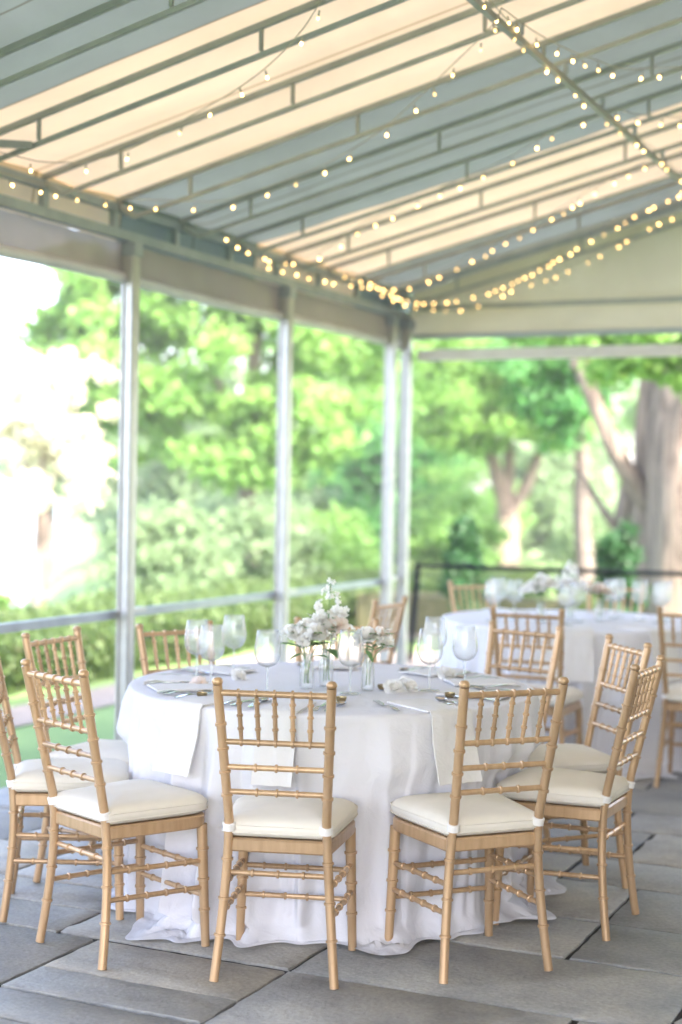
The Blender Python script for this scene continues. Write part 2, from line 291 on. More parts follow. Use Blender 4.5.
# terrace bed and flagstones
bed = MB().box(-.17, 9, -3, 11.35, -.3, -.012).build('terrace_bed', M['soil']); bed.location = ORG; bed.rotation_euler.z = ANG; tag(bed, kind='structure')
fl = MB(); rs = random.Random(5)
vrows = [-1.2, -.5, .3, .9, 1.5, 2.1, 2.75, 3.25, 3.70, 4.24, 4.77, 5.22, 5.74, 6.14, 6.7, 7.1, 7.7, 8.3, 8.7, 9.3, 9.9, 10.3, 10.8, 11.3]
forced = {(4.77, 5.22): [3.106, 2.1, 4.1], (5.22, 5.74): [3.106, 3.9], (3.70, 4.24): [1.666, 2.37, 3.3], (4.24, 4.77): [2.37, 1.5, 3.55]}
for a, b in zip(vrows, vrows[1:]):
    cuts = [-.15]; f = sorted(forced.get((a, b), []))
    x = -.15
    while x < 8.8:
        if f and x < f[0] and f[0]-x < 1.25: x = f.pop(0)
        else:
            x += rs.uniform(.36, .8)
            if f and x > f[0]-.3: x = f.pop(0)
        cuts.append(x)
    cells = []
    for x0, x1 in zip(cuts, cuts[1:]):
        if rs.random() < .25 and b-a > .4: m_ = a+(b-a)*rs.uniform(.38, .62); cells += [(x0, x1, a, m_), (x0, x1, m_, b)]
        else: cells.append((x0, x1, a, b))
    a0, b0 = a, b
    for x0, x1, a, b in cells:
        g = [rs.choice((.0055, .007, .009, .014))*rs.uniform(.8, 1.2) for _ in range(4)]; z = rs.uniform(-.003, .002); bv = .006
        tl = [rs.uniform(-.003, .003) for _ in range(4)]
        c = [(x0+g[0], a+g[1]), (x1-g[2], a+g[1]+tl[0]), (x1-g[2]+tl[1], b-g[3]), (x0+g[0]+tl[2], b-g[3]+tl[3])]
        # wavering edges: subdivide each side
        ring = []
        for i in range(4):
            p, q = c[i], c[(i+1) % 4]; L = math.dist(p, q); k = max(2, int(L/.05))
            nrm = ((p[1]-q[1])/L, (q[0]-p[0])/L)
            for s in range(k):
                t = s/k; o = 0 if s == 0 else rs.uniform(-.003, .0025)-(.012 if rs.random() < .04 else 0)
                ring.append((p[0]+(q[0]-p[0])*t+nrm[0]*o, p[1]+(q[1]-p[1])*t+nrm[1]*o))
        cx = sum(p[0] for p in ring)/len(ring); cyy = sum(p[1] for p in ring)/len(ring); m = len(ring)
        def inset(p, d): L = math.dist(p, (cx, cyy)); return (p[0]-(p[0]-cx)/L*d, p[1]-(p[1]-cyy)/L*d)
        vsx = [(*p, -.011) for p in ring] + [(*p, z-bv*rs.uniform(.3, .7)) for p in ring] + [(*inset(p, bv*rs.uniform(.5, 1.2)), z) for p in ring]
        fsx = [(i, (i+1) % m, m+(i+1) % m, m+i) for i in range(m)] + [(m+i, m+(i+1) % m, 2*m+(i+1) % m, 2*m+i) for i in range(m)] + [tuple(range(2*m, 3*m))]
        fl.add(vsx, fsx)
fo = fl.build('terrace_floor', M['stone'], sharp=50); fo.location = ORG; fo.rotation_euler.z = ANG; tag(fo, kind='structure')
# paths
def strip(name, e0, e1, v0, v1, dz, m):
    mb = MB(); k = 40; vs_ = []
    for i in range(k+1):
        v = v0+(v1-v0)*i/k
        for e in (e0, e1):
            p = Wd(e + .08*math.sin(v*.9), v); z = float(height(np.array([p.x, p.y]))); vs_.append((p.x, p.y, z+dz))
    mb.add(vs_, [(2*i, 2*i+1, 2*i+3, 2*i+2) for i in range(k)]); return tag(mb.build(name, m), kind='structure')
strip('garden_path', -2.55, -1.95, -4, 30, .012, M['path'])
pp = MB().box(-1.6, 9, 11.36, 13.4, -.3, -.05).build('side_path', M['path']); pp.location = ORG; pp.rotation_euler.z = ANG; tag(pp, kind='structure')

# ------------------------------------------------------------------ canopy
S = .25; ZR = 3.04                      # roof slope, roof height over the open side
def zr(e): return ZR + S*e
can = empty('tent_canopy', ORG, ANG, label='long awning tent with cream and grey striped canvas roof on grey metal frame', cat='tent')
ROOF_W = 9.0
V0, V1 = -3.95, 11.1
# roof canvas, sagging a little between the rafters
raf_v = [4.86+.65*k for k in range(-10, 10)]
ne, nv = 60, 220; vs_ = []
for j in range(nv+1):
    v = V0+(V1-V0)*j/nv; ph = ((v-4.86) % .65)/.65
    for i in range(ne+1):
        e = -.085+(ROOF_W+.085)*i/ne
        vs_.append((e, v, zr(e)-(.026+.010*math.sin(e*2.3+j*.3)+.004*math.sin(e*11+v*5))*math.sin(math.pi*ph)**2*(1 if i else .3)))
MB().add(vs_, [(j*(ne+1)+i, j*(ne+1)+i+1, (j+1)*(ne+1)+i+1, (j+1)*(ne+1)+i) for j in range(nv) for i in range(ne)]).build('roof_canvas', M['stripe'], can, 80)
# drop of the canvas along the open side
vs_ = []; k = 260
for j in range(k+1):
    v = V0+(V1-V0)*j/k
    vs_ += [(-.045, v, zr(-.045)+.012), (-.06, v, 2.92), (-.075+.006*math.sin(v*9), v, 2.80)]
MB().add(vs_, [(3*j+i, 3*j+3+i, 3*j+4+i, 3*j+1+i) for j in range(k) for i in range(2)]).build('side_valance', M['stripe'], can, 80)
# rafters: pair of tubes with short struts
def rafter(v):
    m = MB(); zu, zl = -.05, -.17
    m.bar((0, v, zr(0)+zu), (ROOF_W, v, zr(ROOF_W)+zu), .024, .026)
    m.bar((.12, v, zr(.12)+zl), (ROOF_W, v, zr(ROOF_W)+zl), .019, .02)
    e = .45
    while e < ROOF_W: m.bar((e, v, zr(e)+zl+.016), (e, v, zr(e)+zu-.014), .015, .015); e += 1.0+.12*math.sin(v*7)
    m.bar((.12, v, zr(.12)+zl), (.0, v, zr(0)+zu-.017), .028, .028); return m
for v in raf_v:
    if V0 < v < 11.0: rafter(v).build('rafter', M['rafter'], can)
# eave beam: two rails with uprights
eb = MB(); eb.bar((0, V0, 2.82), (0, 10.86, 2.82), .05, .05); eb.bar((0, V0, 2.955), (0, 10.86, 2.955), .05, .04)
v = V0+.2
while v < 10.8: eb.bar((0, v, 2.845), (0, v, 2.935), .04, .035); v += .62
eb.build('eave_beam', M['frame'], can)
# rolled clear side curtain under the beam and its hem
vs_ = []
for j in range(k+1):
    v = V0+(10.85-V0)*j/k
    for z, o in ((2.79, 0), (2.72, .01), (2.65, .015), (2.6, .012)): vs_.append((-.035+o*math.sin(v*6.3+z*9)+.006*math.sin(v*23), v, z))
cur = MB().add(vs_, [(4*j+i, 4*j+4+i, 4*j+5+i, 4*j+1+i) for j in range(k) for i in range(3)]).build('clear_curtain', M['vinyl'], can, 80)
hem = MB().tube([(-.033+.006*math.sin(v*3), v, 2.598+.006*math.sin(v*2.1)) for v in np.linspace(V0, 10.85, 120)], .03, 10)
hem.build('hem', noisy('hem_vinyl', (.5, .5, .53), (.62, .62, .65), 6, .4), cur)
# posts: channel section with a lighter face and a side flange
def post(e, v, w=.075, flange=True):
    m = MB(); m.box(e-w/2, e+w/2, v-w/2, v-w/2+.06, 0.006, 2.793)
    for x in (e-w/2+.004, e+w/2-.016): m.box(x, x+.012, v-w/2-.012, v-w/2-.002, 0.03, 2.79)
    o = m.build('post', M['alu'], can)
    f = MB().box(e-w/2-.03, e+w/2+.03, v-w/2-.03, v+w/2+.03, .001, .005); f.build('base_plate', M['frame'], o)
    if flange: MB().box(e-.05, e+.05, v-.05, v+.03, 2.72, 2.79).build('clamp', M['frame'], o)
    return o
for v in (-.35, 1.49, 3.33, 5.17, 6.97, 8.81, 10.54): post(0, v)
post(.02, 10.80, .07)
# knee brace, purlin under the rafters with drop hangers
MB().bar((0, 5.05, 2.95), (.42, 5.5, zr(.42)-.17), .03, .03).build('brace', M['rafter'], can)
PE = 2.43; pz = zr(PE)-.24
pm = MB(); pm.bar((PE, V0, pz), (PE, 10.9, pz-.02), .026, .026); pm.build('purlin', M['rafter'], can)
hg = MB()
for v in raf_v[::1]:
    if V0 < v < 10.9: hg.bar((PE, v, pz+.014), (PE, v, zr(PE)-.18), .02, .02)
hg.build('purlin_hanger', M['frame'], can)
MB().bar((5.6, V0, zr(5.6)-.24), (5.6, 10.9, zr(5.6)-.24), .032, .032).build('purlin', M['frame'], can)
# closed end: canvas triangle, valance, top and bottom beams
gv = 10.95
vs_ = []
for i in range(25):
    e = ROOF_W*i/24; vs_ += [(e, gv+.02*math.sin(i*.9), 2.90), (e, gv, zr(e)-.01)]
MB().add(vs_, [(2*i, 2*i+2, 2*i+3, 2*i+1) for i in range(24)]).build('gable_canvas', M['cream'], can, 80)
vs_ = []
for i in range(73):
    e = ROOF_W*i/72; vs_ += [(e, gv-.06+.004*math.sin(e*8), 2.868), (e, gv-.06, 2.78), (e, gv-.058+.004*math.sin(e*6), 2.685)]
MB().add(vs_, [(3*i+j, 3*i+3+j, 3*i+4+j, 3*i+1+j) for i in range(72) for j in range(2)]).build('end_valance', M['cream'], can, 80)
MB().bar((.0, gv-.05, 2.888), (ROOF_W, gv-.05, 2.888), .045, .034).build('end_beam', M['rafter'], can)
MB().bar((.04, gv-.06, 2.665), (ROOF_W, gv-.06, 2.665), .04, .036).build('end_beam', M['frame'], can)
MB().bar((.08, gv-.06, 2.525), (ROOF_W, gv-.06, 2.525), .06, .085).build('end_rail', noisy('white_rail', (.6, .59, .57), (.68, .67, .65), 8, .5), can)
post(4.6, gv-.02, .07); post(7.1, gv-.02, .07)
# side rail between the posts with end brackets
sr = MB(); sr.bar((-.045, V0, .80), (-.045, 10.6, .80), .03, .045); sr.build('side_rail', noisy('rail_steel', (.27, .31, .35), (.36, .40, .44), 10, .4, .5), can)
for v in (3.33, 5.17, 6.97, 8.81, 10.58): MB().box(-.028, .02, v+.03, v+.17, .808, .832).build('rail_bracket', M['alu'], can)

# ------------------------------------------------------------------ the house the awning is fixed to (right of the camera)
hw = MB(); hw.box(9.02, 9.4, -4.4, 11.3, -.3, 7)
ho = hw.build('house_wall', noisy('brick_wall', (.46, .38, .31), (.56, .47, .39), 8, .8, bump=.2, bscale=30)); ho.location = ORG; ho.rotation_euler.z = ANG; tag(ho, kind='structure')
# ------------------------------------------------------------------ string lights
bm = bmesh.new(); bmesh.ops.create_uvsphere(bm, u_segments=10, v_segments=7, radius=.0062)
for v_ in bm.verts: v_.co.z *= 1.35
bulb_me = bpy.data.meshes.new('bulb'); bm.to_mesh(bulb_me); bm.free(); bulb_me.materials.append(M['bulb'])
for p in bulb_me.polygons: p.use_smooth = True
sock_me = MB().lathe([(.0, .030), (.004, .030), (.0045, .010), (.003, .007)], 8).mesh('socket', M['wire'])
def strand(label, pts, step=.16, seed=0):
    rs = random.Random(seed); root = empty('string_lights', can.location, ANG, label=label, cat='string lights', group='strings of warm fairy lights under the canopy')
    line = []; Q = [Vector(p) for p in pts]; Q = [Q[0]*2-Q[1]]+Q+[Q[-1]*2-Q[-2]]
    for k_ in range(1, len(Q)-2):
        a, b, c, d = Q[k_-1:k_+3]; n = max(4, int((c-b).length/.05))
        for i in range(n):
            t = i/n; p = .5*(2*b+(c-a)*t+(2*a-5*b+4*c-d)*t*t+(3*b-a-3*c+d)*t**3)
            p.z += .05-.018*abs(math.sin(len(line)*.11)); line.append(p)
    line.append(Q[-2]+Vector((0, 0, .05)))
    MB().tube(line, .0026, 5).build('wire', M['wire'], root)
    d = 0; nxt = .05
    for p, q in zip(line, line[1:]):
        L = (q-p).length
        while d+L > nxt:
            c = p.lerp(q, (nxt-d)/L); b = link('bulb', bulb_me, root)
            b.location = c + Vector((rs.uniform(-.012, .012), rs.uniform(-.012, .012), -.045)); b.rotation_euler = (rs.uniform(-.5, .5), rs.uniform(-.5, .5), 0)
            link('socket', sock_me, b); nxt += step*rs.uniform(.55, 1.45)
        d += L
STR = [
 ('fairy light string nearest the camera rising from the left eave across cream canvas', [(.05, 4.9, 2.92), (.35, 5.37, 2.89), (.42, 5.6, 2.89), (.55, 5.8, 2.93), (.81, 5.84, 3.0), (1.23, 5.72, 3.11), (1.54, 5.55, 3.18), (1.78, 5.38, 3.25), (2.0, 5.15, 3.3), (PE, 4.7, pz)], .21),
 ('fairy light string from the first tall post up to the top of the long purlin', [(.1, 5.3, 2.88), (.2, 5.64, 2.85), (.24, 5.96, 2.86), (.29, 6.31, 2.87), (.4, 6.69, 2.9), (.55, 6.92, 2.93), (.7, 6.98, 2.98), (.95, 6.96, 3.04), (1.24, 6.9, 3.11), (1.63, 6.7, 3.21), (2.07, 6.28, 3.32), (2.35, 6.01, 3.39), (PE, 5.9, 3.41)], .2),
 ('fairy light string crossing grey canvas to the middle of the long purlin', [(.29, 7.41, 2.87), (.25, 7.77, 2.86), (.26, 8.24, 2.86), (.42, 8.4, 2.9), (.85, 8.15, 3.01), (1.39, 7.95, 3.15), (1.82, 7.82, 3.25), (2.21, 7.6, 3.35), (PE, 7.65, 3.41)], .15),
 ('fairy light string swagging across the second cream stripe to the far purlin', [(.1, 8.3, 2.84), (.22, 8.9, 2.84), (.31, 9.5, 2.86), (.4, 9.85, 2.89), (.74, 9.79, 2.99), (1.2, 9.5, 3.1), (1.6, 9.28, 3.2), (1.99, 8.95, 3.3), (PE-.05, 8.7, 3.39)], .135),
 ('fairy light string drooping in front of the cream gable end', [(.2, 9.2, 2.9), (.31, 9.6, 2.88), (.27, 10.09, 2.86), (.38, 10.62, 2.88), (.76, 10.72, 2.98), (1.34, 10.35, 3.13), (1.78, 10.03, 3.24), (2.14, 9.7, 3.33), (PE-.02, 9.5, 3.38)], .105),
 ('fairy light string hanging lowest in front of the gable end', [(.25, 9.7, 2.84), (.3, 10.2, 2.82), (.5, 10.74, 2.85), (.9, 10.7, 2.96), (1.4, 10.5, 3.08), (1.85, 10.2, 3.2), (PE-.02, 9.9, 3.36)], .15),
 ('fairy light string sagging to the right from the top of the long purlin', [(PE, 5.91, 3.41), (2.47, 6.32, 3.42), (2.56, 6.79, 3.44), (2.72, 7.14, 3.46), (3.3, 7.3, 3.56), (5.6, 7.0, 4.15)], .18),
 ('fairy light string running right from the middle of the long purlin', [(PE, 7.65, 3.41), (2.55, 7.91, 3.43), (2.85, 8.15, 3.48), (3.5, 8.1, 3.6), (5.6, 7.6, 4.15)], .17),
 ('fairy light string twisted along the long purlin pole', [(PE+.02, 5.6, pz-.02), (PE-.02, 7.2, pz-.03), (PE+.02, 8.8, pz-.03), (PE, 10.4, pz-.03)], .26),
]
for i, (lb, pts, st) in enumerate(STR): strand(lb, pts, st, i)

# ------------------------------------------------------------------ railing at the far end
A = Vector((.70, 13.72, 0)); dr = Vector((math.cos(R(-16)), math.sin(R(-16)), 0))
rl = empty('iron_railing', A, 0, label='black iron railing running behind the far table', cat='railing')
MB().tube([(-.055, 0, -.05), (0, 0, .8)], .028, 8).build('post', M['black'], rl)
for t in (4.2, 8.0): MB().tube([tuple(dr*t+Vector((0, 0, -.05))), tuple(dr*t+Vector((0, 0, .8)))], .032, 8).build('post', M['black'], rl)
MB().tube([tuple(-dr*.03+Vector((0, 0, .815))), tuple(dr*8.03+Vector((0, 0, .805)))], .021, 8).build('top_rail', M['black'], rl)

# ------------------------------------------------------------------ chair
def bamboo(m, path, r, rings, ringr=1.28, n=10, taper=(1, 1), bulge=0):
    """tube along a polyline with raised nodes at the given fractions"""
    path = [Vector(p) for p in path]; seg = [0]
    for a, b in zip(path, path[1:]): seg.append(seg[-1]+(b-a).length)
    L = seg[-1]; w = .0042/L
    ts = set(list(np.linspace(0, 1, max(3, int(L/.05)))) + [s/L for s in seg])
    ts = {t for t in ts if all(abs(t-q) > 2.2*w for q in rings)}
    for q in rings: ts |= {q-1.15*w, q-w*.75, q+w*.75, q+1.15*w}
    ts = sorted(min(1, max(0, t)) for t in ts)
    P_, Rr = [], []
    for t in ts:
        d = t*L; i = max(j for j in range(len(seg)-1) if seg[j] <= d+1e-9) if d < L else len(seg)-2
        P_.append(path[i].lerp(path[i+1], (d-seg[i])/(seg[i+1]-seg[i])))
        rr = r*(taper[0]+(taper[1]-taper[0])*t)
        near = min([abs(t-q)/w for q in rings] or [9])
        rr *= 1+(ringr-1)*(1 if near < .9 else 0)
        if bulge:
            g = min([abs(t-q) for q in rings] or [1]); rr *= 1+bulge*math.exp(-(g/.12)**2)
        Rr.append(rr)
    m.tube(P_, Rr, n); return m
def curve(p0, p1, p2, k=8):
    p0, p1, p2 = map(Vector, (p0, p1, p2)); return [p0*(1-t)**2 + p1*2*t*(1-t) + p2*t*t for t in [i/k for i in range(k+1)]]
def back_at(z, s):     # centre line of the back post at height z
    t = (z-.46)/(.913-.46); return Vector((s*(.148+.024*t), -.188-.102*t, z))
def make_chair():
    root = empty('banquet_chair')
    g = M['gold']
    for s in (-1, 1):
        m = MB(); path = curve((s*.185, -.215, 0), (s*.152, -.165, .34), tuple(back_at(.5, s)), 10)+[back_at(.913, s)]
        bamboo(m, path, .0155, [.15, .27, .40, .515, .62, .70, .78, .865], 1.27, 12, (.92, .95))
        tp = back_at(.913, s); m.lathe([(0, .021), (.010, .020), (.0155, .015), (.017, .009), (.0155, .003), (.012, 0)], 12, tuple(tp))
        m.build('rear_leg', g, root)
    for s in (-1, 1):
        m = MB(); bamboo(m, [(s*.187, .182, 0), (s*.175, .168, .40)], .0165, [.3, .55, .8], 1.24, 12, (.85, 1.08)); m.build('front_leg', g, root)
    # seat frame: rounded trapezoid ring board
    def outline(o, k=6):
        c = [(-.165-o, -.19-o), (.165+o, -.19-o), (.203+o, .198+o), (-.203-o, .198+o)]; rad = [.02, .02, .09, .09]; out = []
        for i in range(4):
            p = Vector(c[i]).to_3d(); a = (Vector(c[i-1]).to_3d()-p).normalized(); b = (Vector(c[(i+1) % 4]).to_3d()-p).normalized()
            out += [(q.x, q.y) for q in curve(p+a*rad[i], p, p+b*rad[i], k)]
        return out
    def slab(loops):
        m = MB(); n = len(loops[0][0]); vs_ = [(x, y, z) for L, z in loops for x, y in L]
        m.add(vs_, [(j*n+i, j*n+(i+1) % n, (j+1)*n+(i+1) % n, (j+1)*n+i) for j in range(len(loops)-1) for i in range(n)] + [tuple(range(n-1, -1, -1)), tuple((len(loops)-1)*n+i for i in range(n))]); return m
    slab([(outline(-.004), .392), (outline(.0), .397), (outline(.0), .428), (outline(-.005), .434)]).build('seat_frame', g, root, 35)
    # cushion: soft rounded pad, domed
    loops = [(outline(-.02), .436), (outline(-.004), .441), (outline(.006), .455), (outline(.006), .472), (outline(-.004), .487), (outline(-.018), .495), (outline(-.04), .501)]
    m = slab(loops); m.f = m.f[:-1]; n = len(loops[0][0]); base = len(m.v)-n
    prev = list(range(base, base+n))
    for sc_, z in ((.6, .508), (.3, .511)):
        st = len(m.v); m.v += [(x*sc_, y*sc_+.004, z) for x, y in loops[-1][0]]; cur_ = list(range(st, st+n))
        m.f += [(prev[i], prev[(i+1) % n], cur_[(i+1) % n], cur_[i]) for i in range(n)]; prev = cur_
    m.f.append(tuple(prev))
    cu = m.build('seat_cushion', M['cushion'], root, 80)
    pm_ = MB()
    for o, z in ((.0065, .452), (.0062, .475)):
        L = outline(o, 6); pm_.tube([(x, y, z) for x, y in L]+[(*L[0], z)], .0022, 5, False)
    pm_.build('piping', M['cushion'], cu)
    for s in (-1, 1):
        p = back_at(.458, s); q = back_at(.482, s); m = MB(); m.tube([p, p.lerp(q, .08), p.lerp(q, .92), q], [.018, .0212, .0212, .018], 14); m.bar(p.lerp(q, .5)+Vector((0, .014, 0)), p.lerp(q, .5)+Vector((-s*.005, .04, 0)), .022, .018)
        m.build('tie_strap', M['strap'], cu)
    # rails of the back
    for i, z in enumerate((.888, .737, .658, .58)):
        a, b = back_at(z, -1), back_at(z, 1); m = MB()
        bamboo(m, [a, b], .0098 if i == 0 else .0088, [.18, .34, .5, .66, .82] if i < 2 else [.3, .5, .7], 1.45, 10); m.build('top_rail' if i == 0 else 'back_rail', g, root)
    for k_ in range(5):
        f = .18+.16*k_; a = back_at(.737, -1).lerp(back_at(.737, 1), f); b = back_at(.888, -1).lerp(back_at(.888, 1), f)
        m = MB(); bamboo(m, [a, b], .0056, [.28, .55, .8], 1.4, 8, bulge=.3); m.build('spindle', g, root)
    # stretchers
    def leg_r(z, s): t = z/.34; return Vector((s*(.185-.03*t*.95), -.215+.042*t, z))
    def leg_f(z, s): t = z/.40; return Vector((s*(.187-.012*t), .182-.014*t, z))
    for z in (.262, .165): m = MB(); bamboo(m, [leg_f(z, -1), leg_f(z, 1)], .0085, [.2, .4, .6, .8], 1.42, 9); m.build('stretcher', g, root)
    m = MB(); bamboo(m, [leg_r(.325, -1), leg_r(.325, 1)], .0085, [.25, .5, .75], 1.42, 9); m.build('stretcher', g, root)
    for s in (-1, 1):
        for z in (.292, .205): m = MB(); bamboo(m, [leg_r(z, s), leg_f(z-.012, s)], .0085, [.2, .4, .6, .8], 1.42, 9); m.build('stretcher', g, root)
    return root
T1 = Vector((-.02, 5.75, 0)); T2 = Vector((1.36, 8.85, 0)); TR, TH = .76, .76
G1 = 'gold bamboo style chairs round the near table'; G2 = 'gold bamboo style chairs round the far table'
CH = [  # x, y, turn, label, group, place name
 (-.678, 4.985, -48, 'gold chair at the front left of the near table, seen from behind at an angle', G1, 'front left chair'),
 (-.148, 4.800, -8, 'gold chair with its back squarely to the camera at front centre of near table', G1, 'front centre chair'),
 (.424, 4.900, 23, 'gold chair at the near table just right of the front centre one, turned slightly left', G1, 'front right chair'),
 (.805, 5.365, 64, 'gold chair right of the near table, back in profile, nearest of the two there', G1, 'right side chair'),
 (.855, 5.910, 105, 'gold chair right of the near table standing just behind another with its cushion half hidden', G1, 'rear right side chair'),
 (-.850, 5.810, -114, 'gold chair left of the near table seen over the front left chair back', G1, 'left rear chair'),
 (-.945, 5.412, -82, 'gold chair cut by the left picture edge with cushion facing near table', G1, 'left side chair'),
 (-.50, 6.120, -141, 'gold chair behind the near table beside the tall post, facing the camera behind wine glasses', G1, 'back left chair'),
 (.620, 6.370, 140, 'gold chair behind the near table on the right, in front of the far table', G1, 'back right chair'),
 (-.02, 6.400, 178, 'gold chair mostly hidden behind the flowers at the back of the near table', G1, 'back centre chair'),
 (.01, 8.10, 62, 'gold chair standing apart by the corner post, seen nearly side on', G2, ''),
 (1.020, 7.750, -20, 'gold chair at the front of the far table with its back to the camera', G2, ''),
 (1.888, 7.915, -22, 'gold chair at the far table cut off by the right picture edge', G2, ''),
 (1.00, 9.430, -145, 'gold chair behind the far table in front of the dark evergreen shrub', G2, ''),
 (1.640, 9.430, 156, 'gold chair hidden behind glasses at the back of the far table', G2, ''),
]
proto = make_chair(); chairs = []
for nm in [o for o in bpy.data.objects if o.parent]: KIDS.setdefault(nm.parent.name, []).append(nm)
for i, (x, y, a, lb, gr, pl) in enumerate(CH):
    o = proto if i == 0 else copy_tree(proto)
    o.location = (x, y, 0); o.rotation_euler.z = R(a); tag(o, lb, 'chair', gr); chairs.append(o)

# ------------------------------------------------------------------ tablecloths
def smooth(a, b, x): t = np.clip((x-a)/(b-a), 0, 1); return t*t*(3-2*t)
def tablecloth(C, chs, seed, label):
    rg = np.random.default_rng(seed); n = 720; th = np.linspace(0, 2*math.pi, n, endpoint=False)
    # irregular folds: sum of ridges with their own width and lean
    nf = 27; cen = np.sort((np.arange(nf)+rg.uniform(-.33, .33, nf))*2*math.pi/nf); wid = rg.uniform(.035, .085, nf); amp = rg.uniform(.35, 1.0, nf); lean = rg.uniform(-.10, .10, nf)
    low = sum(rg.uniform(.2, .6)*np.cos(k*th+rg.uniform(0, 6.28)) for k in (2, 3, 5))
    pud = np.clip(sum(rg.uniform(.5, 1)*np.cos(k*th+rg.uniform(0, 6.28)) for k in (3, 5, 8, 13))*.6+.2, 0, 1.4)
    loops = []
    for r in (.1, .25, .4, .55, .66, .73): loops.append((r*np.ones(n), TH+.0008*np.sin(th*5+r*9)))
    loops.append(((TR-.008)*np.ones(n), TH*np.ones(n))); loops.append((TR*np.ones(n), (TH-.002)*np.ones(n))); loops.append(((TR+.006)*np.ones(n), (TH-.010)*np.ones(n)))
    K_ = 40
    for j in range(1, K_+1):
        t = j/K_; z = (TH-.010)*(1-t)+.012*t
        f = np.zeros(n)
        for c, w_, a, l in zip(cen, wid, amp, lean):
            d = (th-c-l*t+math.pi) % (2*math.pi)-math.pi; ww = w_*(1.25-.55*t)*np.where(d > 0, 1.5, .75); f = np.maximum(f, a*np.exp(-np.abs(d/ww)**1.35))
        a = .16*smooth(-.12, .8, t)*(.65+.35*t)+.018*smooth(0,.08,t)
        r = TR+.006 + a*(f-.34) + .016*low*t + .035*t + .004*np.sin(th*61+9*t+3*np.sin(th*7))*smooth(.05, .5, t)
        r += pud*.05*smooth(.88, 1, t)**1.5
        loops.append((r, z*np.ones(n)))
    # hem lying on the stone
    for k_ in range(1, 6):
        rr, zz = loops[-1] if k_ == 1 else loops[-1]
        ext = pud*.012*k_**.5 + .005
        z = .012+.02*np.clip(np.sin(th*17+k_*1.1+2*np.sin(th*5))*np.sin(th*41+k_*.7), -.3, 1)*np.clip(pud, .25, 1)*(k_ < 5); z = np.clip(z, .004, .05)*(1-.1*k_)+.002
        loops.append((rr+ext, z))
    Rr = np.array([l[0] for l in loops]); Zz = np.array([np.broadcast_to(l[1], (n,)) for l in loops])
    Xx = C.x+Rr*np.cos(th); Yy = C.y+Rr*np.sin(th)
    # the cloth gives way to the chairs pushed against it
    for (cx, cy_, a) in chs:
        f = np.array([-math.sin(R(a)), math.cos(R(a))]); s = np.array([math.cos(R(a)), math.sin(R(a))])
        ly = (Xx-cx)*f[0]+(Yy-cy_)*f[1]; lx = (Xx-cx)*s[0]+(Yy-cy_)*s[1]
        lim = .225*np.ones_like(ly); need = np.clip(lim-ly, 0, .5)
        low_ = smooth(.60, .49, Zz)*smooth(.30, .215, np.abs(lx))*(.3+.7*smooth(.012, .06, Zz))
        mv = need*low_*(Rr > .6); kk = np.exp(-(np.arange(-16, 17)/8.)**2); kk /= kk.sum()
        mv = np.stack([np.convolve(np.concatenate([q[-16:], q, q[:16]]), kk, 'valid') for q in mv])
        Xx = Xx+f[0]*mv; Yy = Yy+f[1]*mv
    for j in range(len(loops)-8, len(loops)):            # soft hem line
        kk = np.exp(-(np.arange(-10, 11)/5.)**2); kk /= kk.sum()
        for A_ in (Xx, Yy): A_[j] = np.convolve(np.concatenate([A_[j][-10:], A_[j], A_[j][:10]]), kk, 'valid')
    m = MB(); V = np.stack([Xx, Yy, Zz], -1).reshape(-1, 3).tolist(); L = len(loops)
    V.append((C.x, C.y, TH)); cidx = len(V)-1
    m.add(V, [(j*n+i, j*n+(i+1) % n, (j+1)*n+(i+1) % n, (j+1)*n+i) for j in range(L-1) for i in range(n)]+[(cidx, i, (i+1) % n) for i in range(n)])
    o = m.build('tablecloth', M['cloth'], sharp=85); tag(o, label, 'tablecloth'); return o
tablecloth(T1, [(c[0], c[1], c[2]) for c in CH[:10]], 3, 'white floor length cloth over the near round table, pooling on grey stone')
tablecloth(T2, [(c[0], c[1], c[2]) for c in CH[11:]], 9, 'white floor length cloth over the far round table')

# ------------------------------------------------------------------ place settings
def napkin(C, ang, label, drop=.25, w_=.165, r_in=.50):
    c, s = math.cos(ang), math.sin(ang); fx = Vector((c, s, 0)); sx = Vector((-s, c, 0))
    m = MB(); prof = []
    for i in range(7): prof.append((r_in+(TR-.012-r_in)*i/6, TH+.010))
    if drop: prof += [(TR+.004, TH+.007), (TR+.016, TH-.008)]
    else: prof = [(r-.05, z+.004) for r, z in prof]
    for i in range(1, 9 if drop else 1): prof.append((TR+.016+.05*(i/8)**1.3, TH-.008-drop*i/8))
    n = 7
    for k_, th_ in ((0, .0), (1, -.006)):
        for j, (r, z) in enumerate(prof):
            for i in range(n):
                u = (i/(n-1)-.5)*w_; o = .004*math.sin(i*2.1+j*.5)*(j > 8)
                edge = -.003 if i in (0, n-1) else 0
                p = C+fx*(r+o+(th_ if j > 6 else 0))+sx*(u*(1+.05*(j > 10)))+Vector((0, 0, z+(th_ if j <= 6 else 0)+edge*(j <= 6)))
                if j <= 8 : p = p - fx*(u*u*.5*(j > 5))
                m.v.append(tuple(p))
    L = len(prof)
    for k_ in (0, 1):
        b = k_*L*n; m.f += [(b+j*n+i, b+j*n+i+1, b+(j+1)*n+i+1, b+(j+1)*n+i) for j in range(L-1) for i in range(n-1)]
    B = L*n
    for j in range(L-1):
        for i in (0, n-1): m.f.append((j*n+i, (j+1)*n+i, B+(j+1)*n+i, B+j*n+i))
    for i in range(n-1):
        for j in (0, L-1): m.f.append((j*n+i, j*n+i+1, B+j*n+i+1, B+j*n+i))
    return tag(m.build('napkin', M['napkin'], sharp=60), label, 'napkin', 'white napkins laid over the table edges')
